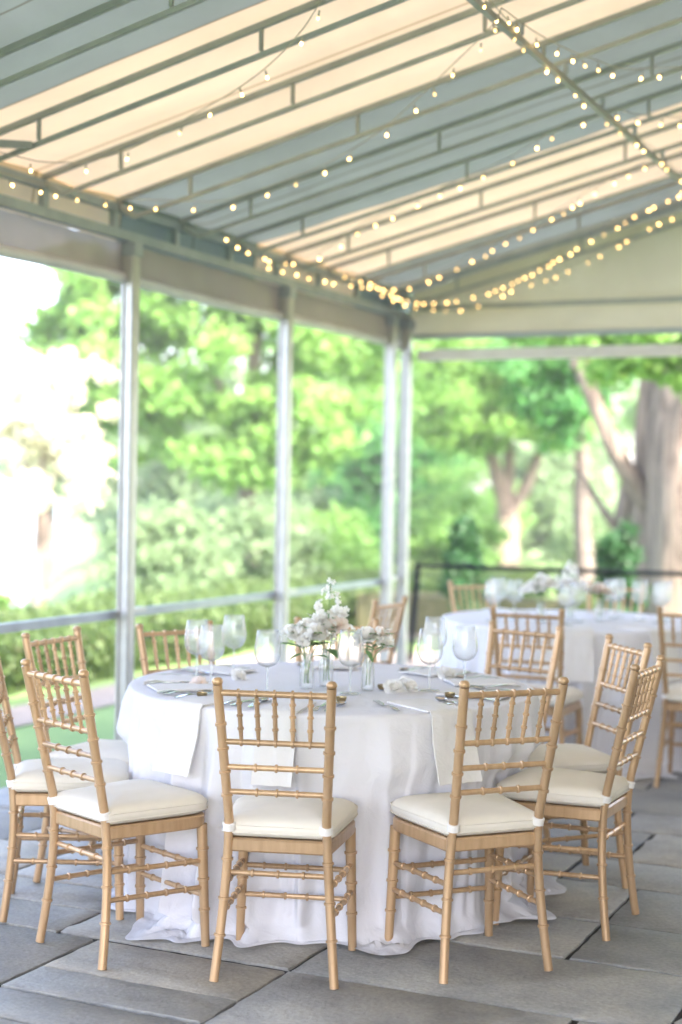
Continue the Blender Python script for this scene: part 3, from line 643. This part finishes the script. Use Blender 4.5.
def plate_mesh(outl, z0=.0, th_=.003):
    n = len(outl); m = MB(); m.add([(x, y, z0) for x, y, *_ in outl]+[(x, y, z0+th_) for x, y, *_ in outl],
        [(i, (i+1) % n, n+(i+1) % n, n+i) for i in range(n)]+[tuple(range(n-1, -1, -1)), tuple(range(n, 2*n))]); return m
# cutlery lies along local x, handle end at x = 0
def handle(m, L):
    xs_ = np.linspace(0, L, 12); ws = [.006, .0085, .009, .008, .0065, .005, .004, .0035, .003, .003, .003, .0035]; hs = [.002+.006*math.sin(math.pi*x/L)**2 for x in xs_]
    vs_ = [(x, sg*w_, h+t) for x, w_, h in zip(xs_, ws, hs) for sg, t in ((-1, 0), (1, 0), (1, .0028), (-1, .0028))]
    m.add(vs_, [(4*i+a, 4*i+(a+1) % 4, 4*i+4+(a+1) % 4, 4*i+4+a) for i in range(11) for a in range(4)]+[(3, 2, 1, 0), (44, 45, 46, 47)]); return m
mf = handle(MB(), .13)
mf.add([(.13, -.004, .003), (.13, .004, .003), (.150, .012, .005), (.150, -.012, .005), (.13, -.004, .0055), (.13, .004, .0055), (.150, .012, .007), (.150, -.012, .007)], [(0, 3, 2, 1), (4, 5, 6, 7), (0, 1, 5, 4), (1, 2, 6, 5), (2, 3, 7, 6), (3, 0, 4, 7)])
for k_ in range(4): y_ = -.0098+.0065*k_; mf.bar((.150, y_, .006), (.198, y_, .010), .003, .002)
mk = handle(MB(), .10)
mk.add([(.1, -.006, .003), (.1, .006, .003), (.205, .010, .003), (.222, .001, .003), (.2, -.007, .003), (.1, -.006, .0048), (.1, .006, .0048), (.205, .010, .0036), (.222, .001, .0036), (.2, -.007, .0048)], [(4, 3, 2, 1, 0), (5, 6, 7, 8, 9)]+[(i, (i+1) % 5, 5+(i+1) % 5, 5+i) for i in range(5)])
ms = handle(MB(), .13)
rr_ = [(.0, .001), (.35, .0015), (.7, .004), (.93, .0078), (1, .0092)]
vs_ = []; nn = 18
for k_, off in ((0, 0), (1, -.0015)):
    for q, z in rr_:
        for i in range(nn):
            a = 2*math.pi*i/nn; vs_.append((.155+q*.028*math.cos(a)*(1+.1*math.cos(a)), q*.0185*math.sin(a), z+off+.0015))
fs_ = []
for b in (0, len(rr_)*nn): fs_ += [(b+j*nn+i, b+j*nn+(i+1) % nn, b+(j+1)*nn+(i+1) % nn, b+(j+1)*nn+i) for j in range(4) for i in range(nn)]
fs_ += [(4*nn+i, 4*nn+(i+1) % nn, 9*nn+(i+1) % nn, 9*nn+i) for i in range(nn)]
ms.add(vs_, fs_)
CUT = {'fork': mf.mesh('fork', M['silver']), 'knife': mk.mesh('knife', M['silver']), 'spoon': ms.mesh('spoon', M['silver'])}
def cutlery(kind, C, ang, off, r_out, label, tilt=0, z=.002):
    o = link(kind, CUT[kind]); fx = Vector((math.cos(ang), math.sin(ang), 0)); sx = Vector((-fx.y, fx.x, 0))
    p = C+fx*r_out+sx*off; o.location = (p.x, p.y, TH+z); o.rotation_euler.z = ang+math.pi+tilt
    return tag(o, label, kind, kind+'s of the place settings')
rs = random.Random(3)
for (x, y, a, lb, gr, pl) in CH[:10]:
    ang = math.atan2(y-T1.y, x-T1.x)
    if pl == 'front centre chair': ang -= .10
    if 'front' in pl: napkin(T1, ang+(.07 if pl == 'front right chair' else 0), 'white napkin hanging over the near table edge at the '+pl, drop=.22, w_=.13 if 'centre' in pl else .165)
    else: napkin(T1, ang, 'white folded napkin lying on the near table at the '+pl, drop=0)
    cutlery('fork', T1, ang, -.115, .70, 'silver fork beside the napkin of the '+pl+' at near table', rs.uniform(-.12, .12))
    cutlery('knife', T1, ang, .11, .70, 'silver knife beside the napkin of the '+pl+' at near table', rs.uniform(-.08, .08))
    cutlery('spoon', T1, ang, .145, .69, 'silver spoon outermost at the '+pl+' of the near table', rs.uniform(-.1, .1))
T2P = [(CH[11], 'front chair'), (CH[12], 'chair at the right picture edge'), (CH[13], 'chair before the evergreen shrub'), (CH[14], 'chair hidden behind glasses')]
for c, pl in T2P:
    ang = math.atan2(c[1]-T2.y, c[0]-T2.x); napkin(T2, ang, 'white napkin over the far table edge at the '+pl)
napkin(T2, R(-97), 'white napkin on the far table midway between the two front chairs')

# wine glasses
def glass_proto():
    g = empty('wine_glass')
    pr = []
    for i in range(19):
        t = i/18; z = .092+.125*t; r = .0425*math.sin(math.pi*min(1, .08+t*.62))**.62 if t < .72 else 0
        pr.append((t, z))
    prof = [(.004, .092), (.016, .0945), (.028, .101), (.037, .112), (.0425, .127), (.0442, .142), (.0435, .158), (.041, .176), (.038, .196), (.0352, .217)]
    out = MB().lathe(prof+[(.0345, .2172)]+[(r-.0012, z) for r, z in prof[::-1]], 28).build('bowl', M['glass'], g, 80)
    MB().lathe([(.0055, .004), (.0042, .012), (.0036, .03), (.0036, .07), (.0045, .085), (.0075, .0925)], 14).build('stem', M['stemglass'], g, 80)
    MB().lathe([(0, .0), (.034, .0), (.036, .0015), (.033, .003), (.012, .0045), (.005, .007)], 28).build('foot', M['stemglass'], g, 60)
    return g
gp = glass_proto()
for nm in [o for o in bpy.data.objects if o.parent == gp]: KIDS.setdefault(gp.name, []).append(nm)
GL = [(-.539, 5.80, 'clear wine glass leftmost of three standing together on near table'), (-.466, 5.60, 'clear wine glass frontmost of the three grouped at left on near table'), (-.415, 6.05, 'clear wine glass rear right of the three grouped at left on near table'),
      (-.253, 5.45, 'clear wine glass alone left of the flower vases on near table'), (.044, 5.50, 'clear wine glass right in front of the flower vases on near table'),
      (.337, 5.62, 'clear wine glass on near table just left of the front right chair back'), (.388, 6.13, 'clear wine glass partly hidden behind another at right on near table'), (.478, 5.76, 'clear wine glass rightmost on the near table'),
      (.60, 6.05, ''), ]
GL = GL[:8]
GF = [(.871, 8.668, 'clear wine glass leftmost on the far table'), (1.011, 8.80, 'clear wine glass second from left on the far table beside white flowers'), (1.656, 9.08, 'clear wine glass on the far table before the round dark shrub'),
      (1.756, 8.92, 'clear wine glass on the far table left of the rightmost pair'), (1.84, 8.74, 'clear wine glass on the far table near its right edge'), (1.90, 8.92, 'clear wine glass rightmost on the far table'),
      (1.27, 8.52, 'clear wine glass frontmost among the far table flowers'), (1.36, 8.72, 'clear wine glass behind the frontmost one among far table flowers'), (1.60, 8.98, 'clear wine glass paired left of the shrub on far table'), (.93, 8.95, 'clear wine glass behind the two left ones on far table')]
for i, (x, y, lb) in enumerate(GL+GF):
    o = gp if i == 0 else copy_tree(gp); o.location = (x, y, TH+.001); o.rotation_euler.z = i*1.3; o.scale = (1.1, 1.1, 1.06); tag(o, lb, 'wine glass', 'wine glasses set on the white tables')

# flowers
def rose(m, c, r, seed, up_=Vector((0, 0, 1))):
    """layered cupped petals opening outward"""
    rs = random.Random(seed); c = Vector(c); q = Vector((0, 0, 1)).rotation_difference(Vector(up_).normalized())
    for ring, (cnt, rad, hh, open_) in enumerate(((3, .22, .95, .05), (5, .45, .9, .25), (6, .7, .75, .55), (8, .95, .55, .95))):
        for k_ in range(cnt):
            a = 2*math.pi*(k_+rs.random()*.5)/cnt+ring*.7; w_ = rad*1.0*2.4/cnt+.22; vs_ = []
            for j in range(5):
                t = j/4; rr = rad*(.25+.75*math.sin(t*1.45))+open_*.28*t*t; z = -.35+hh*1.15*t-open_*.35*t**3
                for i in range(5):
                    u = (i/4-.5)*2; wv = w_*math.sin(math.pi*(.18+.62*t))*u
                    x = (rr-.10*u*u*rad)*math.cos(a)-wv*math.sin(a); y = (rr-.10*u*u*rad)*math.sin(a)+wv*math.cos(a)
                    p = Vector((x, y, z-.14*u*u*t+rs.uniform(-.02, .02)))*r; vs_.append(c+q@p)
            m.add(vs_, [(j*5+i, j*5+i+1, j*5+6+i, j*5+5+i) for j in range(4) for i in range(4)])
    return m
def floret(m, c, r, seed):
    rs = random.Random(seed); c = Vector(c); d = Vector((rs.uniform(-1, 1), rs.uniform(-1, .6), rs.uniform(-.1, .9))).normalized(); q = Vector((0, 0, 1)).rotation_difference(d)
    for k_ in range(6):
        a = k_*math.pi/3+rs.random(); ca, sa = math.cos(a), math.sin(a)
        pts = [(0, 0, 0), (.5, -.34, .25), (1, -.3, .3), (1.1, 0, .22), (1, .3, .3), (.5, .34, .25)]
        m.add([c+q@(Vector((x*ca-y*sa, x*sa+y*ca, z))*r) for x, y, z in pts], [(0, 1, 5), (1, 2, 3), (1, 3, 5), (3, 4, 5)])
def leafblade(m, base, dirn, L, w_, droop=.3):
    b = Vector(base); d = Vector(dirn).normalized(); s = d.cross(Vector((0, 0, 1))).normalized(); vs_ = []
    for j in range(7):
        t = j/6; c = b+d*L*t+Vector((0, 0, -droop*L*t*t)); ww = w_*math.sin(math.pi*min(.97, .06+.9*t))**.8/2
        vs_ += [c-s*ww+Vector((0, 0, ww*.35)), c, c+s*ww+Vector((0, 0, ww*.35))]
    m.add(vs_, [(3*j+i, 3*j+1+i, 3*j+4+i, 3*j+3+i) for j in range(6) for i in range(2)])
M['leafplant'] = leaf('arrangement_leaf', (.08, .19, .06), (.16, .29, .12), .35)
def vase(name, loc, r, h, heads, label, tall=None, leaves=(), seed=0, neck=.6, scale=1):
    root = empty(name, loc, 0, label=label, cat='flower vase', group='bud vases of white flowers on the tables'); rs = random.Random(seed)
    p = [(0, .002), (r*.9, .002), (r, .008), (r, h*.55), (r*.85, h*.72), (r*neck, h*.86), (r*neck, h*.95), (r*neck*1.25, h)]
    v = MB().lathe(p+[(a-.0015, b) for a, b in p[::-1]], 20).build('glass_vase', M['glass'], root, 70)
    st = MB(); wm = MB(); bl = MB(); lv = MB()
    for i, (hx, hy, hz, hr, colr) in enumerate(heads):
        top = Vector((hx, hy, hz)); st.tube(curve((rs.uniform(-1, 1)*r*.5, rs.uniform(-1, 1)*r*.5, .02), (0, 0, h), tuple(top-Vector((0, 0, hr*.4))), 8), .0022, 6)
        d = Vector((hx*2+rs.uniform(-.1, .1), hy*2-.25, .35+rs.random()*.5)); rose(wm if colr == 'w' else bl, top, hr, seed*31+i, d)
        for k_ in range(5):
            z = h+(hz-h)*rs.uniform(.2, .9); a = rs.uniform(0, 6.28); leafblade(lv, (hx*(z-h)/max(.01, hz-h), hy*(z-h)/max(.01, hz-h), z), (math.cos(a), math.sin(a), .5), rs.uniform(.045, .085), .024)
        for k_ in range(5):
            a = rs.uniform(0, 6.28); q = hr*rs.uniform(.9, 1.35); floret(wm, (hx+q*math.cos(a), hy+q*math.sin(a)-.01, hz+rs.uniform(-.03, .03)), rs.uniform(.012, .018), seed*7+i*13+k_)
    for (b, d, L, w_) in leaves: leafblade(lv, b, d, L, w_)
    if tall:
        tx, ty, tz = tall; st.tube(curve((0, 0, .02), (0, 0, h), (tx, ty, tz), 10), .0025, 6)
        for i in range(46):
            t = rs.random()**.9; z = h+.07+(tz-h-.07)*t; rad = .052*(1-t)**.7+.006; a = rs.uniform(0, 6.28); q = ((z-h)/(tz-h))**1.5
            floret(wm, (tx*q+rad*math.cos(a), ty*q+rad*math.sin(a), z), .021*(1-t*.55), seed*99+i)
    st.build('stems', M['stem'], root, 80)
    if wm.v: wm.build('white_blossoms', M['petal_white'], root, 80)
    if bl.v: bl.build('blush_blossoms', M['petal_blush'], root, 80)
    if lv.v: lv.build('leaves', M['leafplant'], root, 80)
    return root
vase('bud_vase', (-.115, 5.62, TH+.001), .026, .13, [(-.03, -.01, .205, .040, 'w'), (.025, -.02, .215, .042, 'w'), (-.005, .03, .235, .034, 'w'), (-.065, .01, .215, .030, 'w'), (.055, .02, .195, .034, 'b'), (-.015, -.045, .185, .026, 'w')],
     'left flower vase on near table with a full cluster of white roses', leaves=[((-.02, 0, .15), (-1, -.2, .45), .11, .03), ((.0, -.02, .13), (-.6, -.6, .1), .09, .022), ((.02, -.02, .12), (.9, -.5, .3), .07, .03)], seed=1)
vase('bud_vase', (-.045, 5.70, TH+.001), .027, .14, [(.035, -.02, .235, .042, 'b'), (-.02, .02, .25, .036, 'w'), (.045, .03, .275, .03, 'w'), (-.03, -.03, .22, .03, 'w')],
     'middle flower vase on near table with a tall white spire and blush rose', tall=(.012, 0, .40), leaves=[((0, -.03, .14), (.5, -.8, .0), .08, .042), ((-.02, -.02, .17), (-.7, -.7, .2), .07, .03), ((.03, 0, .2), (1, .2, .6), .06, .02)], seed=2)
vase('bud_vase', (.11, 5.60, TH+.001), .024, .135, [(-.01, -.005, .205, .044, 'w'), (.04, .03, .21, .034, 'b'), (.065, .0, .175, .026, 'w')],
     'right flower vase on near table holding one large white rose', leaves=[((-.01, -.02, .15), (.3, -.8, -.2), .07, .02)], seed=3)
vase('bud_vase', (1.14, 8.62, TH+.001), .028, .12, [(-.04, 0, .21, .05, 'w'), (.03, -.02, .23, .05, 'w'), (0, .04, .25, .04, 'w'), (-.08, .02, .19, .036, 'w')], 'white rose vase leftmost on the far table', seed=4)
vase('bud_vase', (1.34, 8.86, TH+.001), .028, .13, [(0, 0, .22, .046, 'w'), (.05, .02, .2, .04, 'b'), (-.05, 0, .2, .036, 'w')], 'tall white flower vase in the middle of the far table', tall=(0, 0, .34), seed=5)
vase('bud_vase', (1.50, 8.80, TH+.001), .026, .12, [(0, 0, .19, .044, 'b'), (.05, .02, .17, .036, 'b'), (-.04, .02, .18, .034, 'w')], 'blush rose vase on the far table right of the tall white flowers', seed=6)
# loose blossoms and small votives on the near table
for i, (x, y, r, m_, lb) in enumerate([(.205, 5.56, .035, 'petal_white', 'loose white blossom lying on near table right of the vases'), (.262, 5.60, .036, 'petal_white', 'loose white blossom on near table, second right of the vases'), (.245, 5.72, .03, 'petal_white', 'loose white blossom behind the two at right on near table'),
        (.43, 5.98, .038, 'petal_white', 'loose white blossom behind the rightmost wine glass on near table'), (-.515, 5.62, .03, 'petal_blush', 'loose blush blossom left of the grouped wine glasses on near table'), (-.38, 5.86, .03, 'petal_white', 'loose white blossom behind the grouped wine glasses on near table')]):
    m = MB(); rose(m, (0, 0, 0), r, 50+i, (rs.uniform(-.5, .5), -.6, .7)); o = m.build('rose_blossom', M[m_], sharp=80); o.location = (x, y, TH+r*.55); tag(o, lb, 'blossom', 'loose blossoms on the near table')
def votive(x, y, lb):
    root = empty('votive_holder', (x, y, TH+.001), 0, label=lb, cat='votive', group='gilt votive cups on the near table')
    p = [(0, .002), (.013, .002), (.016, .005), (.019, .012), (.0195, .019)]
    MB().lathe(p+[(a-.0015, b) for a, b in p[::-1]], 20).build('cup', M['goldmetal'], root, 70)
    MB().lathe([(0, .012), (.012, .012), (.0155, .0125), (.0155, .005)], 16).build('candle', M['petal_white'], root)
votive(.165, 5.63, 'small gilt votive cup near the loose white blossoms'); votive(.40, 5.44, 'small gilt votive cup behind the front right chair back'); votive(.012, 5.28, 'small gilt votive cup by the front centre chair back')
votive(-.475, 5.33, 'small gilt votive cup left of the front centre chair')

# ------------------------------------------------------------------ vegetation
def leaf_quads(blobs, size, seed, per=None, flat=.35):
    """leaf faces scattered through clumps; blobs = (centre, radii, count)"""
    rg = np.random.default_rng(seed); out = []
    for c, rad, n in blobs:
        d = rg.normal(size=(n, 3)); d /= np.linalg.norm(d, axis=1)[:, None]; q = rg.random(n)**(1/2.4)
        P_ = np.array(c)+d*q[:, None]*np.array(rad)*(1+.18*rg.normal(size=(n, 1)))
        nr = d*.5+rg.normal(size=(n, 3))*.7+np.array([0, 0, .35]); nr /= np.linalg.norm(nr, axis=1)[:, None]
        a = np.cross(nr, rg.normal(size=(n, 3))); a /= np.linalg.norm(a, axis=1)[:, None]; b = np.cross(nr, a)
        s = size*(.6+.8*rg.random((n, 1)))
        a = a*s; b = b*s*.62
        out.append(np.stack([P_-a, P_-b*.9+a*.1, P_+a, P_+b*.9+a*.1], 1))
    return np.concatenate(out)
def clumps(center, radii, k, cr, n, seed, hollow=.45, gaps=()):
    """k leaf clumps through an ellipsoid, mostly near its surface"""
    rg = np.random.default_rng(seed); out = []
    while len(out) < k:
        d = rg.normal(size=3); d /= np.linalg.norm(d); q = hollow+(1-hollow)*rg.random()
        p = np.array(center)+d*q*np.array(radii)
        if any(np.linalg.norm((p-np.array(g))/r) < 1 for g, r in gaps): continue
        s = cr*rg.uniform(.6, 1.35); out.append((p, (s*1.2, s*1.2, s*.72), int(n*rg.uniform(.6, 1.3))))
    return out
def limb(m, a, b, r0_, r1_, bend=(0, 0, 0), n=22):
    a, b = Vector(a), Vector(b); k_ = 9; P_ = []; rr = []
    for i in range(k_+1):
        t = i/k_; p = a.lerp(b, t)+Vector(bend)*4*t*(1-t); P_.append(p+Vector((math.sin(t*9+a.x)*.03, math.cos(t*7+a.y)*.03, 0))*r0_*3); rr.append(r0_+(r1_-r0_)*t)
    rr[0] *= 1.25; st = len(m.v); m.tube(P_, rr, n)
    for q in range(st, len(m.v)):                     # furrows and swellings of the bark
        i = (q-st)//n; k2 = (q-st) % n; p = Vector(m.v[q]); c = P_[i]
        g = 1+.07*math.sin(k2*2.6+i*.35)+.06*math.sin(k2*1.1-i*.8+a.x*7)+.05*math.sin(i*2.3+k2*.5)
        m.v[q] = tuple(c+(p-c)*g)
def tree(base, label, trunk, crown, leafm, bark, lsize, seed, name='tree', group=None):
    """trunk: list of limb args relative to base; crown: list of clump args relative to base"""
    root = empty(name, base, 0, label=label, cat='tree', group=group)
    if trunk:
        m = MB()
        for a in trunk: limb(m, *a)
        m.build('trunk', M[bark], root, 60)
    bl = []
    for i, cargs in enumerate(crown): bl += clumps(*cargs[:5], seed*17+i, *cargs[5:])
    link('crown', quads_mesh('crown', leaf_quads(bl, lsize, seed), M[leafm]), root)
    return root
def gz(x, y): return float(height(np.array([x, y])))
# bright maple left of centre, its crown reaching over the lawn
b = (-1.45, 25, gz(-1.45, 25))
tree(b, 'large bright green maple beyond the hedge with open gaps of sky in its left side', [((0, 0, -.3), (-.1, 0, 2.6), .18, .13), ((-.1, 0, 2.5), (-1.8, .8, 5.5), .08, .03), ((-.1, 0, 2.5), (1.6, .6, 6), .09, .03), ((-.1, 0, 2.4), (.2, -1, 6.5), .13, .05)],
     [((-2.55, -.8, 4.2), (.95, .9, 1.8), 34, .33, 190, .1, [((-2.35, -.8, 4.3), .42)]), ((-1.0, -.5, 4.6), (2.3, 2.0, 2.2), 62, .42, 210, .3, [((-2.2, -.5, 4.7), 0.55), ((-.6, -1, 3.6), .45)]), ((-1.6, -.8, 2.9), (1.3, 1.2, .8), 22, .34, 190, .1), ((.3, -.9, 2.6), (1.5, .7, 1.0), 34, .36, 180, .1), ((1.6, .3, 4.9), (2.2, 2.0, 2.4), 56, .46, 200, .3), ((.3, -.2, 6.8), (3.2, 2.4, 1.6), 44, .5, 190, .2)], 'leaf_bright', 'bark', .085, 1)
# small blush tree far left on the bank
b = (-4.15, 21, gz(-4.15, 21)-.1)
tree(b, 'slender tree with sparse pale blossom standing against the white lake', [((0, 0, -.2), (.03, 0, 2.1), .11, .07), ((.03, 0, 1.6), (-.5, 0, 3.4), .04, .012), ((.03, 0, 1.7), (.5, .1, 3.3), .04, .012), ((.03, 0, 1.9), (.1, -.2, 3.8), .035, .01)],
     [((0, 0, 2.75), (1.35, 1.1, 1.35), 105, .19, 62, .05)], 'leaf_blush', 'bark', .07, 2)
# pale soft trees in the middle distance
for i, (x, y, sx_, sz_, h, lm, lb) in enumerate([
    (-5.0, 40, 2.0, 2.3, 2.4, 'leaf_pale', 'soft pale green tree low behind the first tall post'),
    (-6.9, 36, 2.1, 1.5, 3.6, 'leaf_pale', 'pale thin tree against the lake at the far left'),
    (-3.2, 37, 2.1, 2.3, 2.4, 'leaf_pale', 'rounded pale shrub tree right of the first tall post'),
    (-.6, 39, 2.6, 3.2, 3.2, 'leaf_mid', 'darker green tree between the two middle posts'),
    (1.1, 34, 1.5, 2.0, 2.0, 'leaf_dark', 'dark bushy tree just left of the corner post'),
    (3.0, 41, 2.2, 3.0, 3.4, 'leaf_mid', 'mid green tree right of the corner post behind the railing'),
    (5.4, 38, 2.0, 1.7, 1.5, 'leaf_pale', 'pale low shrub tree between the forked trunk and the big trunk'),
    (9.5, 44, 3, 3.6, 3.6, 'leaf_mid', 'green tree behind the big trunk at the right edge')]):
    b = (x, y, gz(x, y)); tree(b, lb, [((0, 0, -.3), (.1, 0, h*.9), .16, .08)], [((0, 0, h), (sx_, sx_, sz_), 60, .55, 130, .35)], lm, 'bark_grey', .11, 10+i, 'garden_tree', 'trees in the garden beyond')
for i, (x, y, r_, h_, lm, lb) in enumerate([(-2.35, 20.5, .85, 1.35, 'leaf_pale', 'pale soft bush close behind the hedge right of the first tall post'), (-1.25, 22, .95, 1.5, 'leaf_pale', 'pale soft bush hiding the foot of the maple'), (-.25, 23, .8, 1.3, 'leaf_mid', 'low green bush beside the second tall post beyond the hedge'), (-3.3, 27, 1.0, 1.5, 'leaf_pale', 'pale rounded bush above the hedge just right of the lake'), (-2.0, 30, 1.3, 2.0, 'leaf_pale', 'broad light green bush left of the maple trunk'), (-.2, 31, 1.2, 1.7, 'leaf_pale', 'pale bush right of the maple trunk beyond the hedge'),
        (.55, 26.5, .9, 1.5, 'leaf_dark', 'dark bush beyond the hedge left of the corner post'), (1.9, 25.5, .9, 1.6, 'leaf_mid', 'mid green bush right of the corner post'), (4.4, 27, 1.1, 1.6, 'leaf_pale', 'pale bush right of the forked pinkish trunk'), (2.6, 33, 1.6, 2.6, 'leaf_mid', 'tall bush behind the forked pinkish trunk')]):
    sr_ = empty('garden_bush', (x, y, gz(x, y)), 0, label=lb, cat='bush', group='bushes on the lawn beyond the hedge')
    link('foliage', quads_mesh('foliage', leaf_quads(clumps((0, 0, h_*.48), (r_, r_, h_*.55), 40, .33, 130, 90+i, .4), .06, 90+i), M[lm]), sr_)
# forked tree with pinkish trunk
b = (3.15, 29, gz(3.15, 29))
tree(b, 'tree with a pale pinkish forked trunk beyond the black railing', [((0, 0, -.3), (0, 0, 1.35), .30, .2), ((0, 0, 1.25), (-.5, .2, 4), .15, .06, (-.1, 0, 0)), ((0, 0, 1.2), (.9, .2, 3.6), .14, .05, (.12, 0, -.1)), ((0, 0, 1.2), (.1, .5, 4.6), .12, .05)],
     [((-.8, -.4, 4.3), (2.1, 1.8, 1.15), 52, .42, 190, .2), ((1.0, 0, 3.9), (1.3, 1.5, 1.0), 26, .4, 170, .2), ((-.9, -.6, 3.0), (1.0, .7, .7), 22, .36, 170, .1), ((.9, -.6, 3.1), (.9, .6, .7), 16, .36, 170, .1)], 'leaf_bright', 'bark', .085, 30)
# big old tree at the right edge, limb reaching up left
b = (3.86, 17.2, gz(3.86, 17.2))
tree(b, 'massive old tree at right with furrowed tan trunk and a limb reaching up left', [((.05, 0, -.4), (.12, .1, 4.6), .50, .36), ((-.36, .45, -.3), (-.2, .5, 4.6), .2, .17), ((-.15, .3, 1.25), (-1.15, .3, 3.1), .115, .09, (-.02, 0, -.12)), ((-1.15, .3, 3.1), (-1.7, .5, 4.9), .09, .05), ((-.35, .6, .9), (-1.1, .9, 2.0), .06, .03, (0, 0, -.06)), ((.2, 0, 4), (1.5, .5, 6.5), .2, .1), ((-.75, .8, -.3), (-.45, .75, 2.0), .12, .10)],
     [((-.5, -2.0, 3.15), (.95, .6, .36), 26, .2, 200, .1), ((-.9, .7, 3.75), (1.5, 1.2, .55), 30, .28, 190, .1), ((.3, .1, 3.35), (.9, 1.2, .35), 15, .2, 150, .1), ((.6, .5, 5.2), (3.2, 2.6, 1.1), 60, .5, 170, .1)], 'leaf_bright', 'bark', .06, 31, 'old_tree')
b = (3.0, 24, gz(3.0, 24))
tree(b, 'dark leafy branch tree hanging behind the big limb', [((.9, 0, -.3), (.7, 0, 3), .16, .09), ((.7, 0, 2.6), (-.4, 0, 4), .07, .03)], [((.35, 0, 3.4), (.95, .9, 1.15), 36, .34, 200, .1)], 'leaf_dark', 'bark_grey', .07, 33)
# clipped evergreen shrubs near the railing
def shrub(x, y, r, h, lb, seed, cone=.5):
    root = empty('evergreen_shrub', (x, y, gz(x, y)), 0, label=lb, cat='shrub', group='dark evergreen shrubs behind the railing'); bl = []; rg = np.random.default_rng(seed)
    for i in range(46):
        t = rg.random()**.8; a = rg.uniform(0, 6.28); rr = r*(1-cone*t)*math.sqrt(max(.0, 1-(max(0, t-.75)/.25)**2*.8)) ; q = rg.uniform(.4, 1)
        bl.append(((rr*q*math.cos(a), rr*q*math.sin(a), .12+h*t*.93), (.1, .1, .11), 110))
    limb_m = MB(); limb(limb_m, (0, 0, -.1), (0, 0, h*.8), .035, .015); limb_m.build('stem', M['bark_grey'], root)
    link('foliage', quads_mesh('foliage', leaf_quads(bl, .032, seed), M['leaf_box']), root)
shrub(1.30, 16.2, .30, 1.28, 'dark conical evergreen shrub left, just right of the railing corner post', 41, .62)
shrub(2.86, 15.6, .23, 1.30, 'dark rounded evergreen shrub in front of the big tree trunk', 42, .2)
b = (-4.35, 17.5); shr = empty('bank_bush', (b[0], b[1], gz(*b)), 0, label='low bush at the left picture edge above the hedge', cat='bush')
link('foliage', quads_mesh('foliage', leaf_quads(clumps((0, 0, .9), (.6, .6, .9), 26, .25, 110, 60), .05, 60), M['leaf_mid']), shr)
# hedge along the path
def hedge(e0, e1, v0, v1, h, label, seed):
    root = empty('hedge', (0, 0, 0), 0, label=label, cat='hedge'); rg = np.random.default_rng(seed)
    n = int((v1-v0)*2400); e = rg.uniform(e0, e1, n); v = rg.uniform(v0, v1, n); face = rg.random(n)
    dist = np.abs(v-(v0+v1)/2); t = rg.random(n)
    top = face < .5; z = np.where(top, h+.05*np.sin(v*2.1)*np.sin(e*3)+rg.normal(0, .035, n), h*t)
    front = (~top) & (face < .86); e = np.where(front, e1+rg.normal(0, .05, n)+.06*np.sin(v*3), e); back = (~top) & (~front); e = np.where(back, e0+rg.normal(0, .05, n), e)
    x = ORG.x+ev.x*e+vv.x*v; y = ORG.y+ev.y*e+vv.y*v; base = height(np.stack([x, y], -1)); base = np.maximum(base, -.35)
    P_ = np.stack([x, y, base+z], -1); nr = rg.normal(size=(n, 3))*.8+np.array([0, 0, .6]); nr /= np.linalg.norm(nr, axis=1)[:, None]
    a = np.cross(nr, rg.normal(size=(n, 3))); a /= np.linalg.norm(a, axis=1)[:, None]; b_ = np.cross(nr, a); s = .032*(.6+.8*rg.random((n, 1)))
    a *= s; b_ *= s*.7; link('foliage', quads_mesh('foliage', np.stack([P_-a, P_-b_, P_+a, P_+b_], 1), M['leaf_hedge']), root)
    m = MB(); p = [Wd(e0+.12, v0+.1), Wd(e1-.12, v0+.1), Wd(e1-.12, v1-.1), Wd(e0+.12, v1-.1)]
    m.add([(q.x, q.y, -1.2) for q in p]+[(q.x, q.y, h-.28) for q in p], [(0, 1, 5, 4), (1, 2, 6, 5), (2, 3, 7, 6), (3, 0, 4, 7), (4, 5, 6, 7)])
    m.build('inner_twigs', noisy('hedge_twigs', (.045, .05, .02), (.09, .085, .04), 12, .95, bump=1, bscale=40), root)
hedge(-2.9, -.1, 16.1, 17.0, .55, 'short low hedge beyond the black railing', 71)
hedge(-5.0, -2.95, -2, 24, .43, 'long clipped green hedge running beyond the open side of the tent', 70)
# far wood: one mass
rg = np.random.default_rng(80); bl = []
for i in range(210):
    x = rg.uniform(-8.2, 40); y = rg.uniform(54, 66)+.1*abs(x); z = rg.uniform(0, 1)**.8*(9.5 if x > -5 else 5.5)
    s = rg.uniform(1.0, 1.9); bl.append(((x, y, z), (s*1.2, s, s*.85), 95))
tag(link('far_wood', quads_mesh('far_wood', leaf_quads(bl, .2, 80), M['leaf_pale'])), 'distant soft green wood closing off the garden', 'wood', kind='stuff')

# air: pale even haze round the whole garden
hz = MB().box(-120, 120, -40, 140, -6, 16).build('haze', None); hm = bpy.data.materials.new('garden_haze'); hm.use_nodes = True; hn = hm.node_tree
hn.nodes.remove(hn.nodes['Principled BSDF']); pv = hn.nodes.new('ShaderNodeVolumePrincipled'); pv.inputs['Color'].default_value = (.93, .96, .95, 1); pv.inputs['Density'].default_value = HAZE; pv.inputs['Anisotropy'].default_value = .2
hn.links.new(pv.outputs[0], hn.nodes['Material Output'].inputs['Volume']); hz.data.materials.append(hm); tag(hz, kind='stuff')
